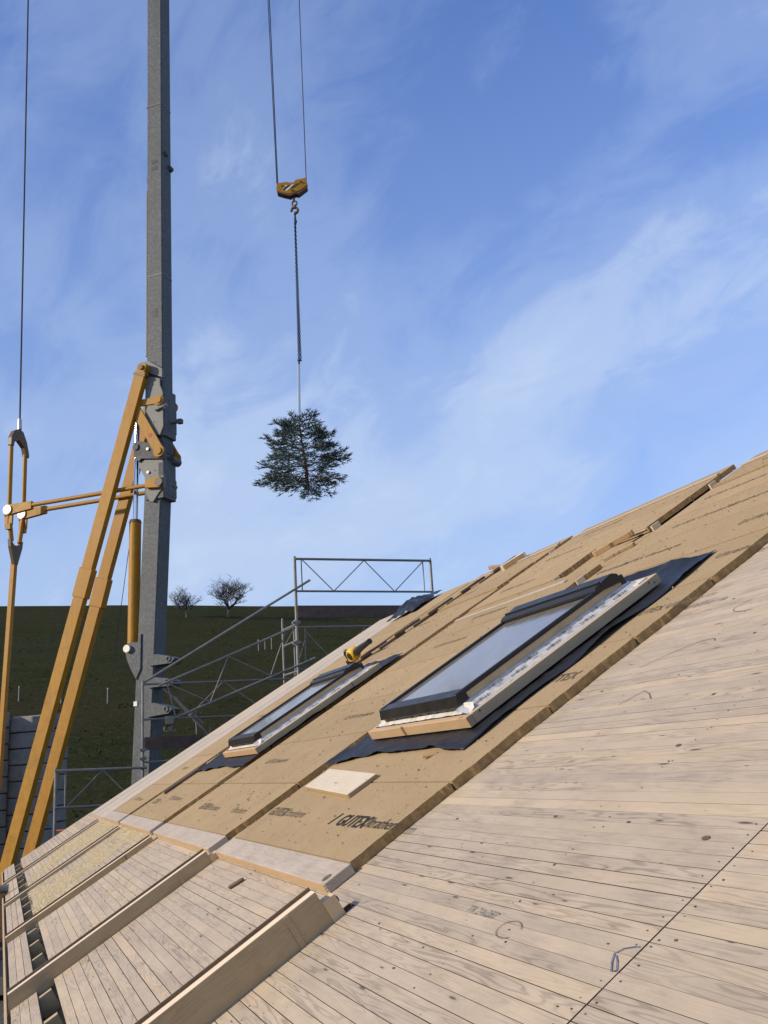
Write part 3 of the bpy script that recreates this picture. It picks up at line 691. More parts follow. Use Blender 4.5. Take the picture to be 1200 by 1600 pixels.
# sawdust
def sawdust(y0, y1, n, lab, thr):
    m = MB(); rs = random.Random(lab)
    cy = (y0+y1)/2
    for _ in range(n):
        u = rs.uniform(-.33, .90); y = rs.uniform(y0, y1)
        if noise.noise(Vector((u*2.2, y*1.1, 7)))*.9+(u-.3)*.25+rs.uniform(-.22, .22) < thr: continue
        s = rs.uniform(.0015, .0045); a = rs.uniform(0, 3.14); z = .003+rs.uniform(0, .003); c, d = math.cos(a)*s, math.sin(a)*s
        m.add([(u-c, y-d-cy, z), (u+d, y-c-cy, z+rs.uniform(0, .004)), (u+c, y+d-cy, z), (u-d, y+c-cy, z+rs.uniform(0, .004))], [(0, 1, 2, 3)])
    m.build('sawdust', 'sawdust', None, RT(0, cy, 0), label=lab, cat='sawdust', kind='stuff')
sawdust(7.15, 9.8, 16000, 'pale sawdust scattered near the top of the middle deck bay', .22)
sawdust(9.95, 12.6, 120000, 'pale yellow sawdust spread over the deck bay behind the third rafter', -.02)
sawdust(12.75, 15.38, 110000, 'pale yellow sawdust covering the deck bay behind the fourth rafter', -.06)
# fibre crumbs on the insulation
m = MB(); rs = random.Random(3)
for _ in range(2600):
    u = rs.uniform(1.1, 6.8); y = rs.uniform(4.6, 12.8)
    if 7.0 < y < 7.3 or 10.0 < y < 10.3 or (1.95 < u < 4.25 and (4.9 < y < 7.1 or y > 10.1)): continue
    s = rs.uniform(.003, .011); a = rs.uniform(0, 3.14); c, d = math.cos(a)*s, math.sin(a)*s*.4; z = TH+.0035+(.022 if u > 5.6 else 0)
    m.add([(u-c, y-d, z), (u+d, y-c, z+s*.4), (u+c, y+d, z), (u, y, z+s)], [(0, 1, 3), (1, 2, 3), (2, 0, 3)])
m.build('fibre_crumbs', 'plyedge', None, RT(0, 0, 0), label='crumbs of wood fibre strewn over the insulation boards', cat='crumbs', kind='stuff')

# ================================================================= CRANE
CM = T(3.2, 22.0, 0) @ RZ(math.radians(139))          # local x: towards the counterweight, local y: towards the camera's left
crane = thing('tower_crane', 'yellow and grey tower crane with a galvanised mast behind the roof', 'crane', CM)
def C(name, m, mat, parent=None, **kw): return m.build(name, mat, parent or crane, CM, **kw)
def V(al, z, dc=0.0): return Vector((al, -dc, z))
MA = lambda z: 0.0 if z >= 10.2 else (10.2-z)*.058    # the lower mast leans back a little
h = .222
def mast_seg(z0, z1, s0, s1, a0=None, a1=None):
    a0 = MA(z0) if a0 is None else a0; a1 = MA(z1) if a1 is None else a1
    m = MB(); vs = []
    ch = .03
    for a, z, s in ((a0, z0, s0), (a1, z1, s1)):
        vs += [(a+x*s, y*s, z) for x, y in ((-1, -1+.12), (-1+.12, -1), (1-.12, -1), (1, -1+.12), (1, 1-.12), (1-.12, 1), (-1+.12, 1), (-1, 1-.12))]
    return m.add(vs, [tuple(range(8)), tuple(range(15, 7, -1))]+[(i, 8+i, 8+(i+1) % 8, (i+1) % 8) for i in range(8)])
C('upper_mast', mast_seg(11.65, 30.0, h, .205, -.01, -.03), 'galv')
C('lower_mast', mast_seg(0.0, 11.5, .235, .225), 'galv')
C('mast_collar', mast_seg(11.82, 12.95, .262, .262, -.03, -.03), 'galv')
C('mast_collar', mast_seg(10.35, 11.25, .258, .258, -.02, -.02), 'galv')
C('mast_joint', mast_seg(11.45, 11.70, .236, .236, 0, 0), 'galvdark')
pf = lambda a, b, t: (a, t, b)
def plate(name, poly, y0, y1, mat, parent=None): return C(name, MB().prism(poly, pf, y0, y1), mat, parent, bevel=.006)
for sgn in (1,):
    plate('clamp_wedge', [(.259, 13.717), (.115, 13.712), (-.248, 13.445), (-.247, 13.231), (.194, 13.438)], .2, .275, 'galvplate')
    plate('bracket_plate', [(.24, 13.347), (-.20, 13.202), (-.206, 13.04), (-.28, 12.843), (-.28, 12.353), (-.29, 12.023), (-.20, 11.819), (.171, 11.894), (.203, 12.365), (.19, 12.978), (.23, 13.155)], .263, .300, 'galvplate')
    plate('pivot_plate', [(.48, 11.738), (.351, 11.763), (-.211, 11.574), (-.27, 11.438), (-.27, 11.232), (.274, 11.321), (.351, 11.253), (.48, 11.413)], .20, .33, 'galvdark')
    plate('bracket_plate', [(.377, 11.258), (.223, 11.301), (-.26, 11.228), (-.28, 10.793), (-.28, 10.569), (-.155, 10.468), (-.003, 10.267), (.098, 10.304), (.198, 10.522), (.223, 10.889), (.377, 11.166)], .20, .285, 'galvplate')
bh = C('bolt_heads', MB().disc((.10, .345, 11.52), .035, .03, (0, 1, 0)).disc((.12, .30, 10.98), .035, .03, (0, 1, 0)), 'bolt', smooth=True)
C('pin', MB().disc((.42, .30, 11.62), .075, .12, (0, 1, 0)), 'galvdark')
C('bracket_slot', MB().box(-.27, -.15, .286, .289, 10.86, 11.16), 'galvdark')
C('bolt_holes', MB().disc((-.02, .3015, 13.08), .02, .003, (0, 1, 0), 8).disc((-.09, .3015, 12.76), .02, .003, (0, 1, 0), 8).disc((-.05, .3015, 12.16), .02, .003, (0, 1, 0), 8).disc((-.06, .2865, 11.0), .02, .003, (0, 1, 0), 8), 'galvdark')
C('cable_bracket', MB().beam((-.1, .33, 12.42), (-.36, .31, 12.50), .05, .03, (0, 1, 0)).beam((-.30, .32, 12.47), (-.40, .30, 12.52), .10, .015, (0, 0, 1)), 'galv')
C('side_arm', MB().box(-.50, -.255, -.10, -.04, 12.17, 12.22).box(-.56, -.44, -.13, -.01, 12.15, 12.26), 'galv', bevel=.01)
C('rear_pad', MB().box(-.30, -.25, -.26, .10, 11.95, 12.75), 'galv', bevel=.01); C('rear_pad', MB().box(-.285, -.25, -.26, .10, 10.42, 10.85), 'galv', bevel=.01)
C('rear_pin', MB().disc((-.28, -.18, 11.30), .10, .3, (0, 1, 0), 14), 'galv', smooth=True)
# yellow struts, both sides
s1 = C('strut', MB().beam(V(.236, 13.42, -.36), V(4.10, 1.2, -.36), .30, .16, (1, 0, 0)), 'yellow', bevel=.012)
s2 = C('strut', MB().beam(V(.30, 13.42, .36), V(4.10, 1.32, .36), .30, .16, (1, 0, 0)), 'yellow', bevel=.012)
for s, dc in ((s1, -.36), (s2, .36)):
    da, db = Vector((1.656, 0, 8.927)), Vector((1.858, 0, 8.288)); da.y = db.y = -dc
    if dc > 0: da, db = Vector((1.746, -dc, 8.82)), Vector((1.935, -dc, 8.17))
    C('strut_sleeve', MB().beam(da, db, .36, .20, (1, 0, 0)), 'yellow', s, bevel=.01)
    m = MB().disc(V(.20, 13.50, dc), .13, .17, (0, 1, 0), 18); C('strut_head', m, 'yellow', s, smooth=True)
    C('pin', MB().disc(V(.20, 13.50, dc-.10*(1 if dc < 0 else -1)), .06, .06, (0, 1, 0), 14), 'yellowdk', s, smooth=True)
    C('head_joint', MB().beam(V(.25, 13.36, dc), V(.27, 13.31, dc), .325, .18, (1, 0, 0)), 'yellowdk', s)
for dc in (-.30, .30):
    l = C('link', MB().beam(V(.55, 12.69, dc), V(-.10, 12.67, dc), .05, .16, (0, 1, 0)).disc(V(-.17, 12.67, dc), .13, .06, (0, 1, 0), 18), 'yellow', bevel=.006)
    C('pin', MB().disc(V(-.17, 12.67, dc-.03), .085, .05, (0, 1, 0), 16), 'yellow', l, smooth=True)
    l = C('link', MB().beam(V(.44, 12.58, dc*1.15), V(-.21, 11.43, dc*1.15), .05, .24, (0, 1, 0)).disc(V(-.20, 11.42, dc*1.15), .145, .06, (0, 1, 0), 18), 'yellow', bevel=.006)
    C('pin', MB().disc(V(-.20, 11.42, dc*1.15-.03), .085, .06, (0, 1, 0), 16), 'yellow', l, smooth=True)
    if dc < 0: C('red_mark', MB().disc(V(.02, 11.83, dc*1.15-.028), .055, .004, (0, 1, 0), 10), 'red', l)
# tie bars
for dc, lab in ((-.25, 'front'), (.25, 'rear')):
    e = -.05
    m = MB().tube(V(3.35, 10.70, dc), V(.0, 10.69, dc), .050, .050, 12)
    m.prism([(4.15, 10.80), (3.35, 10.79), (3.35, 10.60), (4.15, 10.53)], pf, -dc-.05, -dc+.05)
    m.prism([(.16, 10.78), (-.22, 10.83), (-.30, 10.70), (-.22, 10.56), (.16, 10.60)], pf, -dc-.035+.09*(dc < 0), -dc+.035+.09*(dc < 0))
    tb = C('tie_bar', m, 'yellow', bevel=.008)
    C('pin', MB().disc(V(4.03, 10.67, dc), .115, .16, (0, 1, 0), 18), 'bolt', tb, smooth=True)
    C('pin', MB().disc(V(-.20, 10.69, dc-.10), .10, .08, (0, 1, 0), 16), 'yellowdk', tb, smooth=True)
    # hanger rods above, fork below
    C('hanger_rod', MB().tube(V(4.03, 12.35, dc), V(4.03, 10.70, dc), .052, .052, 12), 'yellow', smooth=True)
    fk = MB().tube(V(4.03, 10.60, dc), V(4.03, 9.93, dc*.55), .055, .055, 12)
    fk.beam(V(4.03+.075, 10.66, dc), V(4.03+.06, 10.30, dc), .05, .09, (0, 1, 0)).beam(V(4.03-.075, 10.66, dc), V(4.03-.06, 10.30, dc), .05, .09, (0, 1, 0))
    fk.beam(V(4.03, 10.34, dc), V(4.03, 10.20, dc*.97), .09, .15, (0, 1, 0))
    C('fork', fk, 'yellow')
# crosswise yokes
fy = lambda a, b, t: (4.03+t, a, b)
C('yoke_plate', MB().prism([(.32, 12.30), (.31, 12.50), (.22, 12.68), (.05, 12.78), (-.10, 12.74), (-.24, 12.50), (-.33, 12.22), (-.33, 12.12), (-.22, 12.14), (-.15, 12.34), (.05, 12.48), (.20, 12.40), (.22, 12.28)], fy, -.06, .06), 'yellowdk', bevel=.008)
C('yoke_plate', MB().prism([(.22, 9.98), (.08, 9.84), (-.08, 9.84), (-.22, 9.98), (-.20, 9.80), (-.05, 9.36), (.05, 9.36), (.20, 9.80)], fy, -.05, .05), 'yellowdk', bevel=.008)
C('pull_rod', MB().beam(V(4.05, 9.45), V(4.30, 4.2), .13, .11, (1, 0, 0)), 'yellow', bevel=.01)
C('tie_rope', MB().tube(V(4.01, 12.75), V(4.26, 30), .022, .022, 8), 'rope')
C('rope_socket', MB().tube(V(4.01, 12.78), V(4.015, 13.05), .055, .048, 12), 'bolt', smooth=True)
C('piston_rod', MB().tube(V(.60, 12.45), V(.657, 9.8), .062, .062, 16), 'chrome', smooth=True)
br = C('cylinder_barrel', MB().tube(V(.657, 9.96), V(.70, 7.06), .135, .135, 22), 'yellow', smooth=True)
C('gland', MB().tube(V(.656, 10.0), V(.657, 9.93), .12, .145, 22), 'yellowdk', br, smooth=True)
fp = plate('foot_lug', [(.76, 7.066), (.66, 7.161), (.413, 7.163), (.331, 7.337), (.347, 6.571), (.461, 6.346), (.606, 6.591), (.70, 6.806)], .10, .26, 'galv')
C('pin', MB().disc((.66, .29, 7.03), .085, .08, (0, 1, 0), 16), 'bolt', fp, smooth=True)
C('guy_rope', MB().tube(V(.72, 10.5, .1), V(1.75, 3.9, .1), .008, .008, 5), 'rope')
for z, hh in ((6.72, .22), (6.24, .20), (5.66, .26)):
    lg = C('lug', MB().prism([(-.10, z-hh*.55), (-.25, z-hh*.5), (-.62, z-.10), (-.72, z+.0), (-.55, z+.07), (-.25, z+hh*.6), (-.10, z+hh*.6)], lambda a, b, t: (a+MA(b)-.0, t, b), -.10, .262), 'galv', bevel=.008)
    C('lug_eye', MB().torus((-.56+MA(z), .265, z+.0), .05, .02, (0, 1, 0)), 'galv', lg, smooth=True)
for z, dz in ((19.0, 0), (18.82, 0), (14.98, 0), (14.86, 0)):
    C('step_hole', MB().box(-.10, .05, .195, .222, z-.045, z+.045), 'galvdark')
C('mast_fittings', MB().disc((-.235, .05, 19.25), .06, .1, (0, 1, 0)).disc((-.24, -.15, 18.95), .07, .12, (0, 1, 0)).box(.205, .26, .0, .12, 18.55, 18.68), 'galv')
C('label_plate', MB().box(.44, .53, .243, .246, 5.78, 5.88), 'white')
for z in (15.9, 20.6): C('weld_seam', mast_seg(z, z+.03, .2245, .2245, -.015, -.015), 'galvplate')
C('base_frame', MB().box(-1.6, 4.6, -1.0, 1.0, .15, .5), 'galvdark', bevel=.02)
C('feed_cable', MB().tube((.245, .12, 18.3), (.26, .12, 13.9), .025, .03, 6), 'rope')
# jib far above the picture, carrying the hoist ropes
HB = Vector((6.05, 20.0, 17.62))
ji = (CM.inverted() @ HB); jd = Vector((ji.x, ji.y, 0)).normalized()
m = MB(); sd = Vector((-jd.y, jd.x, 0))
for k, (o_, z) in enumerate(((.4, 29.6), (-.4, 29.6), (0, 30.4))): m.tube(jd*-1+sd*o_+Vector((0, 0, z)), jd*14+sd*o_+Vector((0, 0, z)), .05, .05, 8)
for q in range(15):
    for o_ in (.4, -.4): m.tube(jd*(q-1)+sd*o_+Vector((0, 0, 29.6)), jd*(q-.5)+Vector((0, 0, 30.4)), .025, .025, 5); m.tube(jd*(q-.5)+Vector((0, 0, 30.4)), jd*q+sd*o_+Vector((0, 0, 29.6)), .025, .025, 5)
C('jib', m, 'yellow')

# ---------------------------------------------------------------- hook, chain, strap, spruce
HM = T(*HB) @ RZ(math.radians(-22))
def HP(px, py): return ((px-530)*.00072, (500-py)*.00068)
hook = thing('hook_block', 'ochre yellow crane hook block with striped side plate hanging on two ropes', 'hook block', HM)
def Hk(name, m, mat, parent=None, **kw): return m.build(name, mat, parent or hook, HM, **kw)
out = [HP(*p) for p in [(20, 340), (350, 295), (440, 330), (590, 330), (650, 240), (1000, 185), (1030, 480), (820, 640), (640, 730), (440, 770), (230, 720), (30, 620)]]
for y0, y1 in ((-.10, -.075), (.075, .10)):
    sp = Hk('side_plate', MB().prism(out, pf, y0, y1), 'yellow', bevel=.006)
    if y0 < 0:
        for k in range(2):
            q = [HP(*p) for p in ([(240, 560), (420, 430), (460, 440), (250, 650)], [(440, 560), (700, 390), (790, 400), (560, 580)])[k]]
            Hk('warning_stripe', MB().prism(q, pf, y0-.004, y0-.001), 'galvdark', sp)
            q = [HP(*p) for p in ([(300, 640), (560, 420), (590, 430), (350, 660)], [(240, 520), (300, 460), (400, 425), (245, 555)])[k]]
            Hk('warning_stripe', MB().prism(q, pf, y0-.005, y0-.0012), 'white', sp)
        for p in ((215, 470), (820, 350), (525, 655)):
            a, b_ = HP(*p); Hk('axle_cap', MB().disc((a, y0-.01, b_), .026, .03, (0, 1, 0), 12), 'yellowdk', sp, smooth=True)
for p in ((215, 470), (820, 400)):
    a, b_ = HP(*p); Hk('sheave', MB().disc((a, 0, b_), .155, .05, (0, 1, 0), 24), 'galvdark', smooth=True)
Hk('guard_plate', MB().prism([HP(*p) for p in [(30, 620), (230, 720), (440, 770), (640, 730), (820, 640), (1030, 480), (1030, 560), (830, 720), (730, 800), (640, 770), (450, 850), (230, 770), (30, 680)]], pf, -.09, .09), 'yellowdk')
zc = lambda py: (500-py)*.00068
Hk('shank', MB().tube((.02, 0, zc(740)), (.02, 0, zc(980)), .035, .028, 12), 'rope', smooth=True)
Hk('ring', MB().torus((.03, 0, zc(1085)), .062, .022, (.25, 1, 0)), 'yellowdk', smooth=True)
Hk('hook', MB().torus((.03, 0, zc(1355)), .075, .033, (0, 1, 0), math.radians(-150), math.radians(135), 22, 8).tube((.03, 0, zc(1150)), (.04, 0, zc(1260)), .03, .045, 10), 'yellowdk', smooth=True)
for sgn, a, b_ in (('left', -.355, zc(330)), ('right', .335, zc(220))):
    p0 = HM @ Vector((a, 0, b_))
    m = MB()
    for d in ((-.012, .012) if sgn == 'left' else (0,)): m.tube((d, 0, -.12), (d*2.2+(-.10 if sgn == 'left' else .08), 0, 29.6-p0.z), .011, .011, 6)
    m.build('hoist_rope', 'rope', None, T(*p0), label=f'dark steel hoist rope running up from the {sgn} end of the hook block', cat='rope')
# chain sling: two strands
ct = HM @ Vector((.03, 0, zc(1460)))
cb = Vector((6.03, 20.0, CZ+8.93)); cb2 = Vector((6.075, 20.0, CZ+8.93))
ch = thing('chain_sling', 'dark chain sling hanging from the crane hook', 'chain', T(*ct))
def strand(p, q, skip=0):
    m = MB(); d = q-p; n = int(d.length/.052); dn = d.normalized()
    for k in range(skip, n):
        c = p+d*(k+.5)/n-ct; e = Vector((1, 0, 0)) if k % 2 else Vector((0, 1, 0)); e = (e-dn*e.dot(dn)).normalized(); ax = dn.cross(e); vs = []
        nn = 8
        for j in range(nn):
            t = 2*math.pi*j/nn; cc = c+e*math.cos(t)*.020+dn*math.sin(t)*.036; oo = (e*math.cos(t)+dn*math.sin(t)).normalized()
            for w in range(4): vs.append(cc+oo*.009*math.cos(w*math.pi/2+.78)+ax*.009*math.sin(w*math.pi/2+.78))
        m.add(vs, [(j*4+w, ((j+1) % nn)*4+w, ((j+1) % nn)*4+(w+1) % 4, j*4+(w+1) % 4) for j in range(nn) for w in range(4)])
    return m
strand(ct+Vector((0, 0, .03)), cb).build('chain_strand', 'chain', ch, kind='stuff'); strand(ct, cb2, 3).build('chain_strand', 'chain', ch, kind='stuff')
MB().tube((0, 0, -.05), (.012, 0, -.30), .028, .02, 8).tube((.012, 0, -.12), (.04, 0, -.24), .012, .012, 6).build('shortening_hook', 'chain', ch)
MB().tube(cb-ct+Vector((-.03, 0, 0)), cb2-ct+Vector((.02, 0, 0)), .02, .02, 8).tube(cb-ct, cb-ct+Vector((0, 0, -.09)), .022, .026, 8).build('end_hook', 'chain', ch)
tt = Vector((5.985, 20.0, CZ+7.50))
m = MB(); p = cb+Vector((0, 0, -.07)); d = tt-p
m.beam((0, 0, 0), d, .05, .012, (1, 0, 0)).beam((.012, .02, 0), d+Vector((.015, .02, 0)), .038, .010, (1, 0, 0))
m.build('lifting_strap', 'strap', None, T(*p), label='white webbing strap between the chain and the hanging spruce', cat='strap')
# spruce
tb = Vector((6.10, 20.0, CZ+5.93)); H_ = tt-tb
tree = thing('spruce_tree', 'small cut spruce tree hanging upright from the crane sling', 'tree', T(*tb))
rs = random.Random(21)
def tp(h): return H_*h + Vector((.02*math.sin(h*5), 0, 0))
m = MB(); prev = None
for k in range(11):
    h0 = k/10; r = .040*(1-h0)+.008
    if prev: m.tube(prev[0], tp(h0), prev[1], r, 10)
    prev = (tp(h0), r)
m.build('trunk', 'bark', tree, smooth=True)
MB().tube((-.0, 0, -.02), tp(.10), .043, .042, 12).build('cut_trunk_end', 'cut', tree, smooth=True)
wd = MB(); nd = MB()
def sprig(p, d, L, r=.0155):
    d = d.normalized(); a = d.orthogonal().normalized(); b = d.cross(a)
    o = len(nd.v)
    nd.v += [tuple(p)] + [tuple(p+d*L*.4+(a*math.cos(t)+b*math.sin(t))*r*.62) for t in (0, 2.1, 4.2)] + [tuple(p+d*L)]
    nd.f += [(o, o+1, o+2), (o, o+2, o+3), (o, o+3, o+1), (o+4, o+2, o+1), (o+4, o+3, o+2), (o+4, o+1, o+3)]
    k = int(L/.010)
    for i in range(k):
        t = rs.uniform(0, 6.28); q = p+d*L*(i+.5)/k; n_ = (a*math.cos(t)+b*math.sin(t)); tip = q+n_*r*rs.uniform(.9, 1.35)+d*r*1.0; w = d*.0035+n_.cross(d)*.0028
        o = len(nd.v); nd.v += [tuple(q-w), tuple(q+w), tuple(tip)]; nd.f.append((o, o+1, o+2))
def rv(s): return Vector((rs.uniform(-s, s), rs.uniform(-s, s), rs.uniform(-s, s)))
def twig(p, d, L, lev, dens=1.0):
    d = d.normalized(); n = max(2, int(L/(.075 if lev == 0 else .065))); q = p.copy()
    side = d.cross(Vector((0, 0, 1))); side = side.normalized() if side.length > .1 else Vector((1, 0, 0))
    for i in range(n):
        dd = (d+rv(.20)).normalized(); q2 = q+dd*L/n
        wd.tube(q, q2, .0085*(1-i/n*.7)*(1 if lev == 0 else .55), None, 4, False)
        f = (i+.5)/n
        if f > (.25 if lev == 0 else .0):
            for s_ in (-1, 1):
                if rs.random() > .86*dens: continue
                ang = dd*.8+side*s_*rs.uniform(.45, .95)+Vector((0, 0, rs.uniform(-.35, .5)))
                if lev == 0 and L > .28: twig(q2, ang, L*(.42*(1-f)+.15)*rs.uniform(.7, 1.2), 1, dens)
                else: sprig(q2, ang, rs.uniform(.095, .165))
            if rs.random() < .35*dens: sprig(q2, dd+Vector((0, 0, rs.uniform(.2, 1.0))), rs.uniform(.07, .12))
        q = q2
    sprig(q, d+rv(.2), .13); sprig(q, d+side*.6, .10); sprig(q, d-side*.6, .10)
def reach(h): return .16+.14*min(1, (1-h)/.08)+.38*min(1, (1-h)/.30)+.22*min(1, max(0, (.75-h)/.35))-.22*max(0, (.22-h)/.22)
NB = 82
for k in range(NB):
    hh = .99-.90*(k/(NB-1))**.92
    az = k*2.399+rs.uniform(-.5, .5); c_ = math.cos(az)
    L = .90*reach(hh)*rs.uniform(.72, 1.10)*(1.08 if c_ < -.4 and hh < .5 else 1)*(.9 if c_ > .4 and hh < .3 else 1)
    zt = (.75 if hh > .93 else .45 if hh > .8 else .22 if hh > .6 else .0 if hh > .35 else -.28)+rs.uniform(-.22, .22)
    twig(tp(hh), Vector((c_, math.sin(az), zt)), L, 0, (.92 if hh > .62 else .80 if hh > .35 else .70))
for hh, dv, L in ((.33, (.93, -.2, .16), 1.0), (.38, (.92, .1, .26), .98), (.22, (-.95, -.25, -.02), 1.12), (.18, (-.92, .1, -.16), 1.10), (.16, (-.35, -.5, -.45), .80), (.14, (.25, .5, -.42), .62), (.13, (-.15, -.6, -.7), .6), (.55, (-.95, -.1, .25), .88), (.66, (-.9, -.2, .42), .78), (.62, (.9, .1, .38), .80)):
    twig(tp(hh), Vector(dv), L*.92, 0, .95)
for k in range(5): sprig(tp(.97), Vector((rs.uniform(-.5, .5), rs.uniform(-.3, .3), 1)), .15)
wd.build('branches', 'bark', tree, kind='stuff'); nd.build('crown', 'needle', tree, kind='stuff')

# ---------------------------------------------------------------- ballast blocks
def stack(cx, cy, top, n, lx, ly, hh, name, jit):
    rs = random.Random(name)
    for k in range(n):
        z1 = top-k*hh
        if z1-hh < 0: break
        ch_ = .12
        poly = [(-lx/2, -ly/2+ch_), (-lx/2+ch_, -ly/2), (lx/2-ch_, -ly/2), (lx/2, -ly/2+ch_), (lx/2, ly/2-ch_), (lx/2-ch_, ly/2), (-lx/2+ch_, ly/2), (-lx/2, ly/2-ch_)]
        mt = T(cx+rs.uniform(-jit, jit), cy+rs.uniform(-jit, jit), z1-hh) @ RZ(math.radians(139)+rs.uniform(-.012, .012))
        lab = f'grey concrete ballast block, {["topmost", "second", "third", "fourth", "fifth", "sixth", "seventh", "eighth", "ninth", "tenth", "eleventh", "twelfth", "thirteenth", "fourteenth", "fifteenth"][k]} of the {name}'
        o = thing('ballast_block', lab, 'concrete block', mt, 'ballast blocks stacked at the crane')
        MB().prism(poly, lambda a, b, t: (a, b, t), .012, hh-.014).build('slab', 'concrete', o, mt, bevel=.018)
        MB().box(-lx/2+.06, lx/2-.06, -ly/2+.06, ly/2-.06, -.001, .0115).build('bearing_pad', 'galvdark', o, mt)
stack(.62, 26.45, 5.90, 15, 1.10, .80, .385, 'middle stack behind the struts', .012)
stack(1.08, 27.75, 6.02, 15, 1.0, .7, .385, 'rear stack seen between the struts', .012)
stack(-.42, 26.35, 6.03, 15, 1.10, .75, .385, 'left stack at the picture edge', .012)
MB().box(-.16, .16, -.05, .05, 0, .03).build('lath', 'verge', None, T(.42, 26.35, 5.888) @ RZ(-.3), label='short pale lath on top of the middle ballast stack', cat='lath')

# ================================================================= SCAFFOLD at the gable
scaf = thing('scaffold', 'galvanised tube scaffold with guard rails, stair rails and toe boards behind the gable', 'scaffold', T(5.4, 19, 0))
I4 = Matrix.Identity(4)
def Sc(name, m, mat='tube', parent=None, **kw): return m.build(name, mat, parent or scaf, I4, **kw)
def tb_(a, b, r=.024, name='tube', parent=None): return Sc(name, MB().tube(a, b, r, None, 10), 'tube', parent, smooth=True)
Y = 19.0
def post(x, y, z0, z1, lean=0.0, r=.026):
    p = tb_((x, y, z0), (x+lean, y, z1), r, 'post')
    Sc('spigot', MB().tube((x+lean, y, z1), (x+lean, y, z1+.05), r*.8, None, 8), 'tube', p)
    return p
p1 = post(5.42, Y, 0, 8.41, .04, .032); post(8.46, Y, 0, 8.42, .01, .030); p3 = post(2.43, Y, 0, 5.99); p0 = post(.91, Y, 0, 4.50, .01, .03)
for z in (7.10, 5.95, 6.70): Sc('coupler', MB().tube((5.44, Y, z-.05), (5.44, Y, z+.05), .05, None, 10).box(5.36, 5.52, Y-.05, Y+.05, z-.025, z+.025), 'tube', p1)
for z in (4.78, 4.62, 4.46): Sc('coupler', MB().tube((2.43, Y, z-.035), (2.43, Y, z+.035), .05, None, 10).box(2.36, 2.50, Y-.05, Y+.04, z-.02, z+.02), 'tube', p3)
gr = tb_((5.46, Y-.03, 8.40), (8.47, Y-.03, 8.405), .026, 'guard_rail'); tb_((5.45, Y-.03, 7.735), (8.47, Y-.03, 7.73), .022, 'guard_rail')
zz = [(5.604, 8.39), (6.259, 7.738), (6.951, 8.39), (7.597, 7.735), (8.29, 8.39)]
for (a, b), (c, d) in zip(zz, zz[1:]): tb_((a, Y-.03, b), (c, Y-.03, d), .011, 'truss_bar', gr)
for x in (5.59, 8.28): tb_((x, Y-.03, 7.735), (x, Y-.03, 8.40), .012, 'truss_bar', gr)
Sc('toe_board', MB().box(5.47, 8.60, Y-.05, Y-.01, 7.19, 7.44), 'toe', bevel=.004)
tb_((5.44, Y, 7.01), (8.46, Y, 7.02), .020, 'guard_rail')
tb_((5.60, Y, 6.95), (6.4, Y, 6.1), .010, 'truss_bar'); tb_((6.9, Y, 7.0), (6.5, Y, 6.3), .010, 'truss_bar'); tb_((5.62, Y, 7.0), (5.60, Y, 6.2), .012, 'truss_bar')
Sc('walkway_deck', MB().box(5.4, 8.6, Y+.05, Y+1.0, 5.90, 5.96), 'tube')
tb_((5.44, Y, 6.17), (8.46, Y, 6.17), .020, 'guard_rail')
post(5.43, 20.0, 0, 7.29, 0, .024); post(5.56, 19.6, 5.9, 7.0, 0, .018)
tb_((5.43, 20, 7.09), (5.44, 19, 7.07), .02); tb_((5.43, 20, 6.75), (5.44, 19, 6.74), .02); tb_((5.43, 20, 6.15), (5.44, 19, 6.14), .02)
tb_((5.43, 20, 6.7), (5.44, 19, 7.05), .012, 'truss_bar'); tb_((5.6, 20, 6.0), (5.70, 19.2, 6.85), .012, 'truss_bar')
# stair guard rails
tb_((2.43, Y, 5.99), (5.75, Y-.06, 7.96), .024, 'stair_rail')
rb = tb_((2.72, Y-.05, 5.93), (5.40, Y-.05, 7.01), .024, 'stair_rail'); rc = tb_((2.85, Y-.05, 5.26), (5.72, Y-.05, 6.35), .024, 'stair_rail')
for a, b in (((2.866, 5.969), (3.028, 5.335)), ((2.866, 5.969), (3.682, 5.595)), ((3.682, 5.595), (4.045, 6.45)), ((4.045, 6.45), (4.872, 6.058)), ((4.872, 6.058), (5.205, 6.92))):
    tb_((a[0], Y-.05, a[1]), (b[0], Y-.05, b[1]), .012, 'truss_bar', rb)
Sc('rail_end', MB().tube((5.70, Y-.05, 6.342), (5.80, Y-.05, 6.38), .036, .03, 10), 'tube', rc)
tb_((2.42, Y, 5.965), (5.62, Y+.9, 6.07), .020, 'guard_rail'); tb_((2.40, Y, 5.32), (5.3, Y+.9, 5.36), .020, 'guard_rail')
tb_((4.156, 20, 6.06), (3.45, 20, 5.40), .012, 'truss_bar'); tb_((4.156, 20, 6.06), (4.816, 20, 5.591), .012, 'truss_bar'); tb_((4.816, 20, 5.591), (5.0, 20, 5.0), .012, 'truss_bar')
tb_((2.95, 20, 5.96), (3.75, 20, 5.25), .012, 'truss_bar')
tb_((3.20, 20.2, 5.80), (4.10, 20.2, 4.75), .026, 'brace'); tb_((3.62, 20.2, 5.55), (3.64, 20.2, 5.05), .014, 'truss_bar'); tb_((3.92, 20.2, 5.20), (3.88, 20.2, 4.80), .014, 'truss_bar')
Sc('coupler', MB().box(2.84, 2.98, Y-.10, Y-.02, 5.22, 5.36).torus((2.86, Y-.06, 5.13), .05, .014, (0, 1, 0), 0, 4.6).torus((2.98, Y-.06, 5.13), .05, .014, (0, 1, 0), 1, 5.4), 'tube', rc, smooth=True)
Sc('toe_board', MB().box(2.46, 4.6, Y-.03, Y+.01, 4.765, 5.0), 'toe', bevel=.004)
tb_((2.43, Y, 4.55), (5.4, Y, 4.58), .018, 'guard_rail')
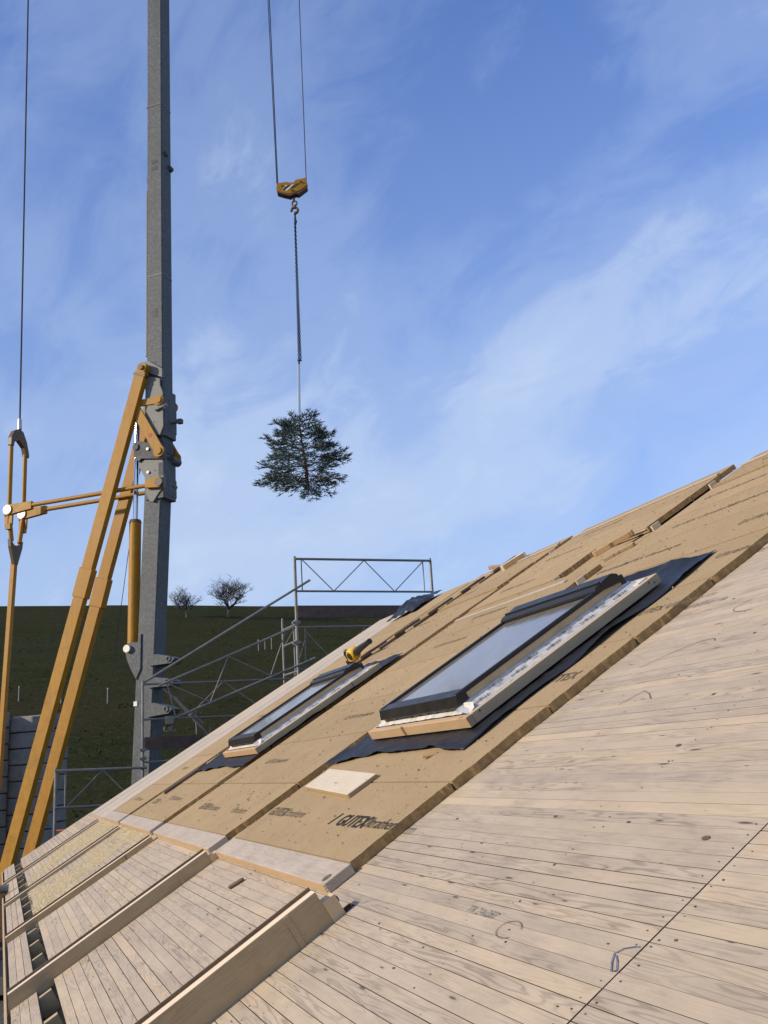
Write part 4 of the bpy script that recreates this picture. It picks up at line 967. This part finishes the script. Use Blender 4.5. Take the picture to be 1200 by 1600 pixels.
# low guard frame left
g2 = tb_((.90, Y-.05, 4.49), (2.50, Y-.05, 4.455), .024, 'guard_rail'); tb_((.915, Y-.05, 3.86), (2.43, Y-.05, 3.83), .020, 'guard_rail')
for a, b in (((1.717, 4.46), (1.10, 3.855)), ((1.717, 4.46), (2.32, 3.84)), ((1.078, 4.47), (1.078, 3.86))): tb_((a[0], Y-.05, a[1]), (b[0], Y-.05, b[1]), .012, 'truss_bar', g2)
tb_((.93, Y, 3.42), (2.4, Y, 3.40), .016, 'guard_rail')
# boarded scaffold bay below the eave at the left edge
wb = thing('eave_scaffold', 'brown boarded scaffold bay with a grey tube below the eave corner', 'scaffold', T(-.9, 14, 0))
def Wk(name, m, mat, parent=None, **kw): return m.build(name, mat, parent or wb, I4, **kw)
Wk('tube', MB().tube((-2.4, 14, 3.045), (.14, 14, 3.045), .05, None, 12), 'tube', smooth=True)
for k in range(4): Wk('board', MB().box(-2.4, .13, 13.98, 14.02, 2.455+.136*k, 2.455+.136*k+.132), 'form', bevel=.003)
Wk('bottom_beam', MB().box(-2.4, .15, 13.97, 14.04, 2.33, 2.452), 'tube', bevel=.005)
Wk('beam_hole', MB().disc((.085, 13.968, 2.40), .035, .006, (0, 1, 0), 12), 'black')
for x in (-2.3, -.6): Wk('post', MB().tube((x, 14.07, 0), (x, 14.07, 3.2), .026, None, 8), 'tube')
o = thing('orange_crate', 'small orange plastic crate on the ground behind the left guard frame', 'crate', T(1.22, 20.1, 3.02))
MB().box(-.25, .25, -.2, .2, 0, .40).build('box', 'orange', o, bevel=.02); MB().box(-.27, .27, -.22, .22, .36, .41).build('rim', 'orange', o)
MB().box(.9, 2.1, 19.7, 20.6, 2.96, 3.02).build('walkway_deck', 'tube', scaf, I4)

# ================================================================= BARE TREES and STAKES on the hill
def bare_tree(x, y, H, spread, label, seed):
    rs = random.Random(seed); z = hill_z(x, y)
    t = thing('bare_tree', label, 'tree', T(x, y, z-.1), 'leafless fruit trees on the hilltop')
    tk = MB(); br = MB()
    def grow(p, d, L, r, lev):
        n = 3; q = p
        for i in range(n):
            d = (d+Vector((rs.uniform(-.22, .22), rs.uniform(-.22, .22), rs.uniform(-.08, .14)))).normalized(); q2 = q+d*L/n
            (tk if lev == 0 else br).tube(q, q2, r*(1-.15*i), r*(1-.15*(i+1)), 6 if lev < 2 else 3, False); q = q2
            if lev > 0 and lev < 5 and rs.random() < .9:
                s = Vector((rs.uniform(-1, 1), rs.uniform(-1, 1), rs.uniform(-.3, .7))).normalized(); grow(q, (d*.55+s*.8).normalized(), L*rs.uniform(.45, .7), max(r*.5, .0072), lev+1)
        if lev < 5:
            for k in range(5 if lev == 0 else 2):
                a = rs.uniform(0, 6.28); s = Vector((math.cos(a)*spread, math.sin(a)*spread, rs.uniform(.25, .8))); grow(q, (d*.35+s*.75).normalized(), L*rs.uniform(.62, .88) if lev else H*.27*rs.uniform(.85, 1.15), max(r*.60, .0072), lev+1)
    grow(Vector((0, 0, 0)), Vector((0, 0, 1)), H*.17, H*.034, 0)
    tk.build('trunk', 'twig', t); br.build('crown', 'twig', t, kind='stuff')
bare_tree(22.7, 106, 5.7, 1.35, 'larger leafless fruit tree on the hilltop skyline', 5)
bare_tree(18.2, 106, 3.9, 1.1, 'smaller leafless fruit tree on the hilltop beside the crane mast', 8)
bare_tree(-1.2, 118, 1.0, .6, 'tiny leafless sapling on the skyline at the far left', 3) if False else None
def on_hill(dx, dy, dz):
    for k in range(280, 1180):
        t = k/10.0; p = Vector((dx*t, dy*t, CZ+dz*t))
        if hill_z(p.x, p.y) >= p.z: return p
    return None
for q, (d, lab) in enumerate((((.0148, 1.0807, .0807), 'pale stake on the hillside left of the struts'), ((.0549, 1.0661, .0762), 'pale stake on the hillside between the two struts'), ((.0992, 1.0495, .0734), 'pale stake on the hillside between rear strut and mast'),
        ((.245, 1.0, .118), 'left of three stakes on the hill behind the stair rail'), ((.252, 1.0, .119), 'middle of three stakes on the hill behind the stair rail'), ((.259, 1.0, .1195), 'right of three stakes on the hill behind the stair rail'), ((.285, 1.0, .129), 'single stake high on the hill behind the stair rail'))):
    p = on_hill(*d)
    if p is None: continue
    o = thing('stake', lab, 'stake', T(p.x, p.y, p.z-.1), 'stakes on the hillside')
    MB().tube((0, 0, 0), (0, 0, 1.05), .035, .03, 6).build('shaft', 'stake', o); MB().tube((0, 0, 1.05), (0, 0, 1.12), .037, .02, 6).build('tip', 'white', o)
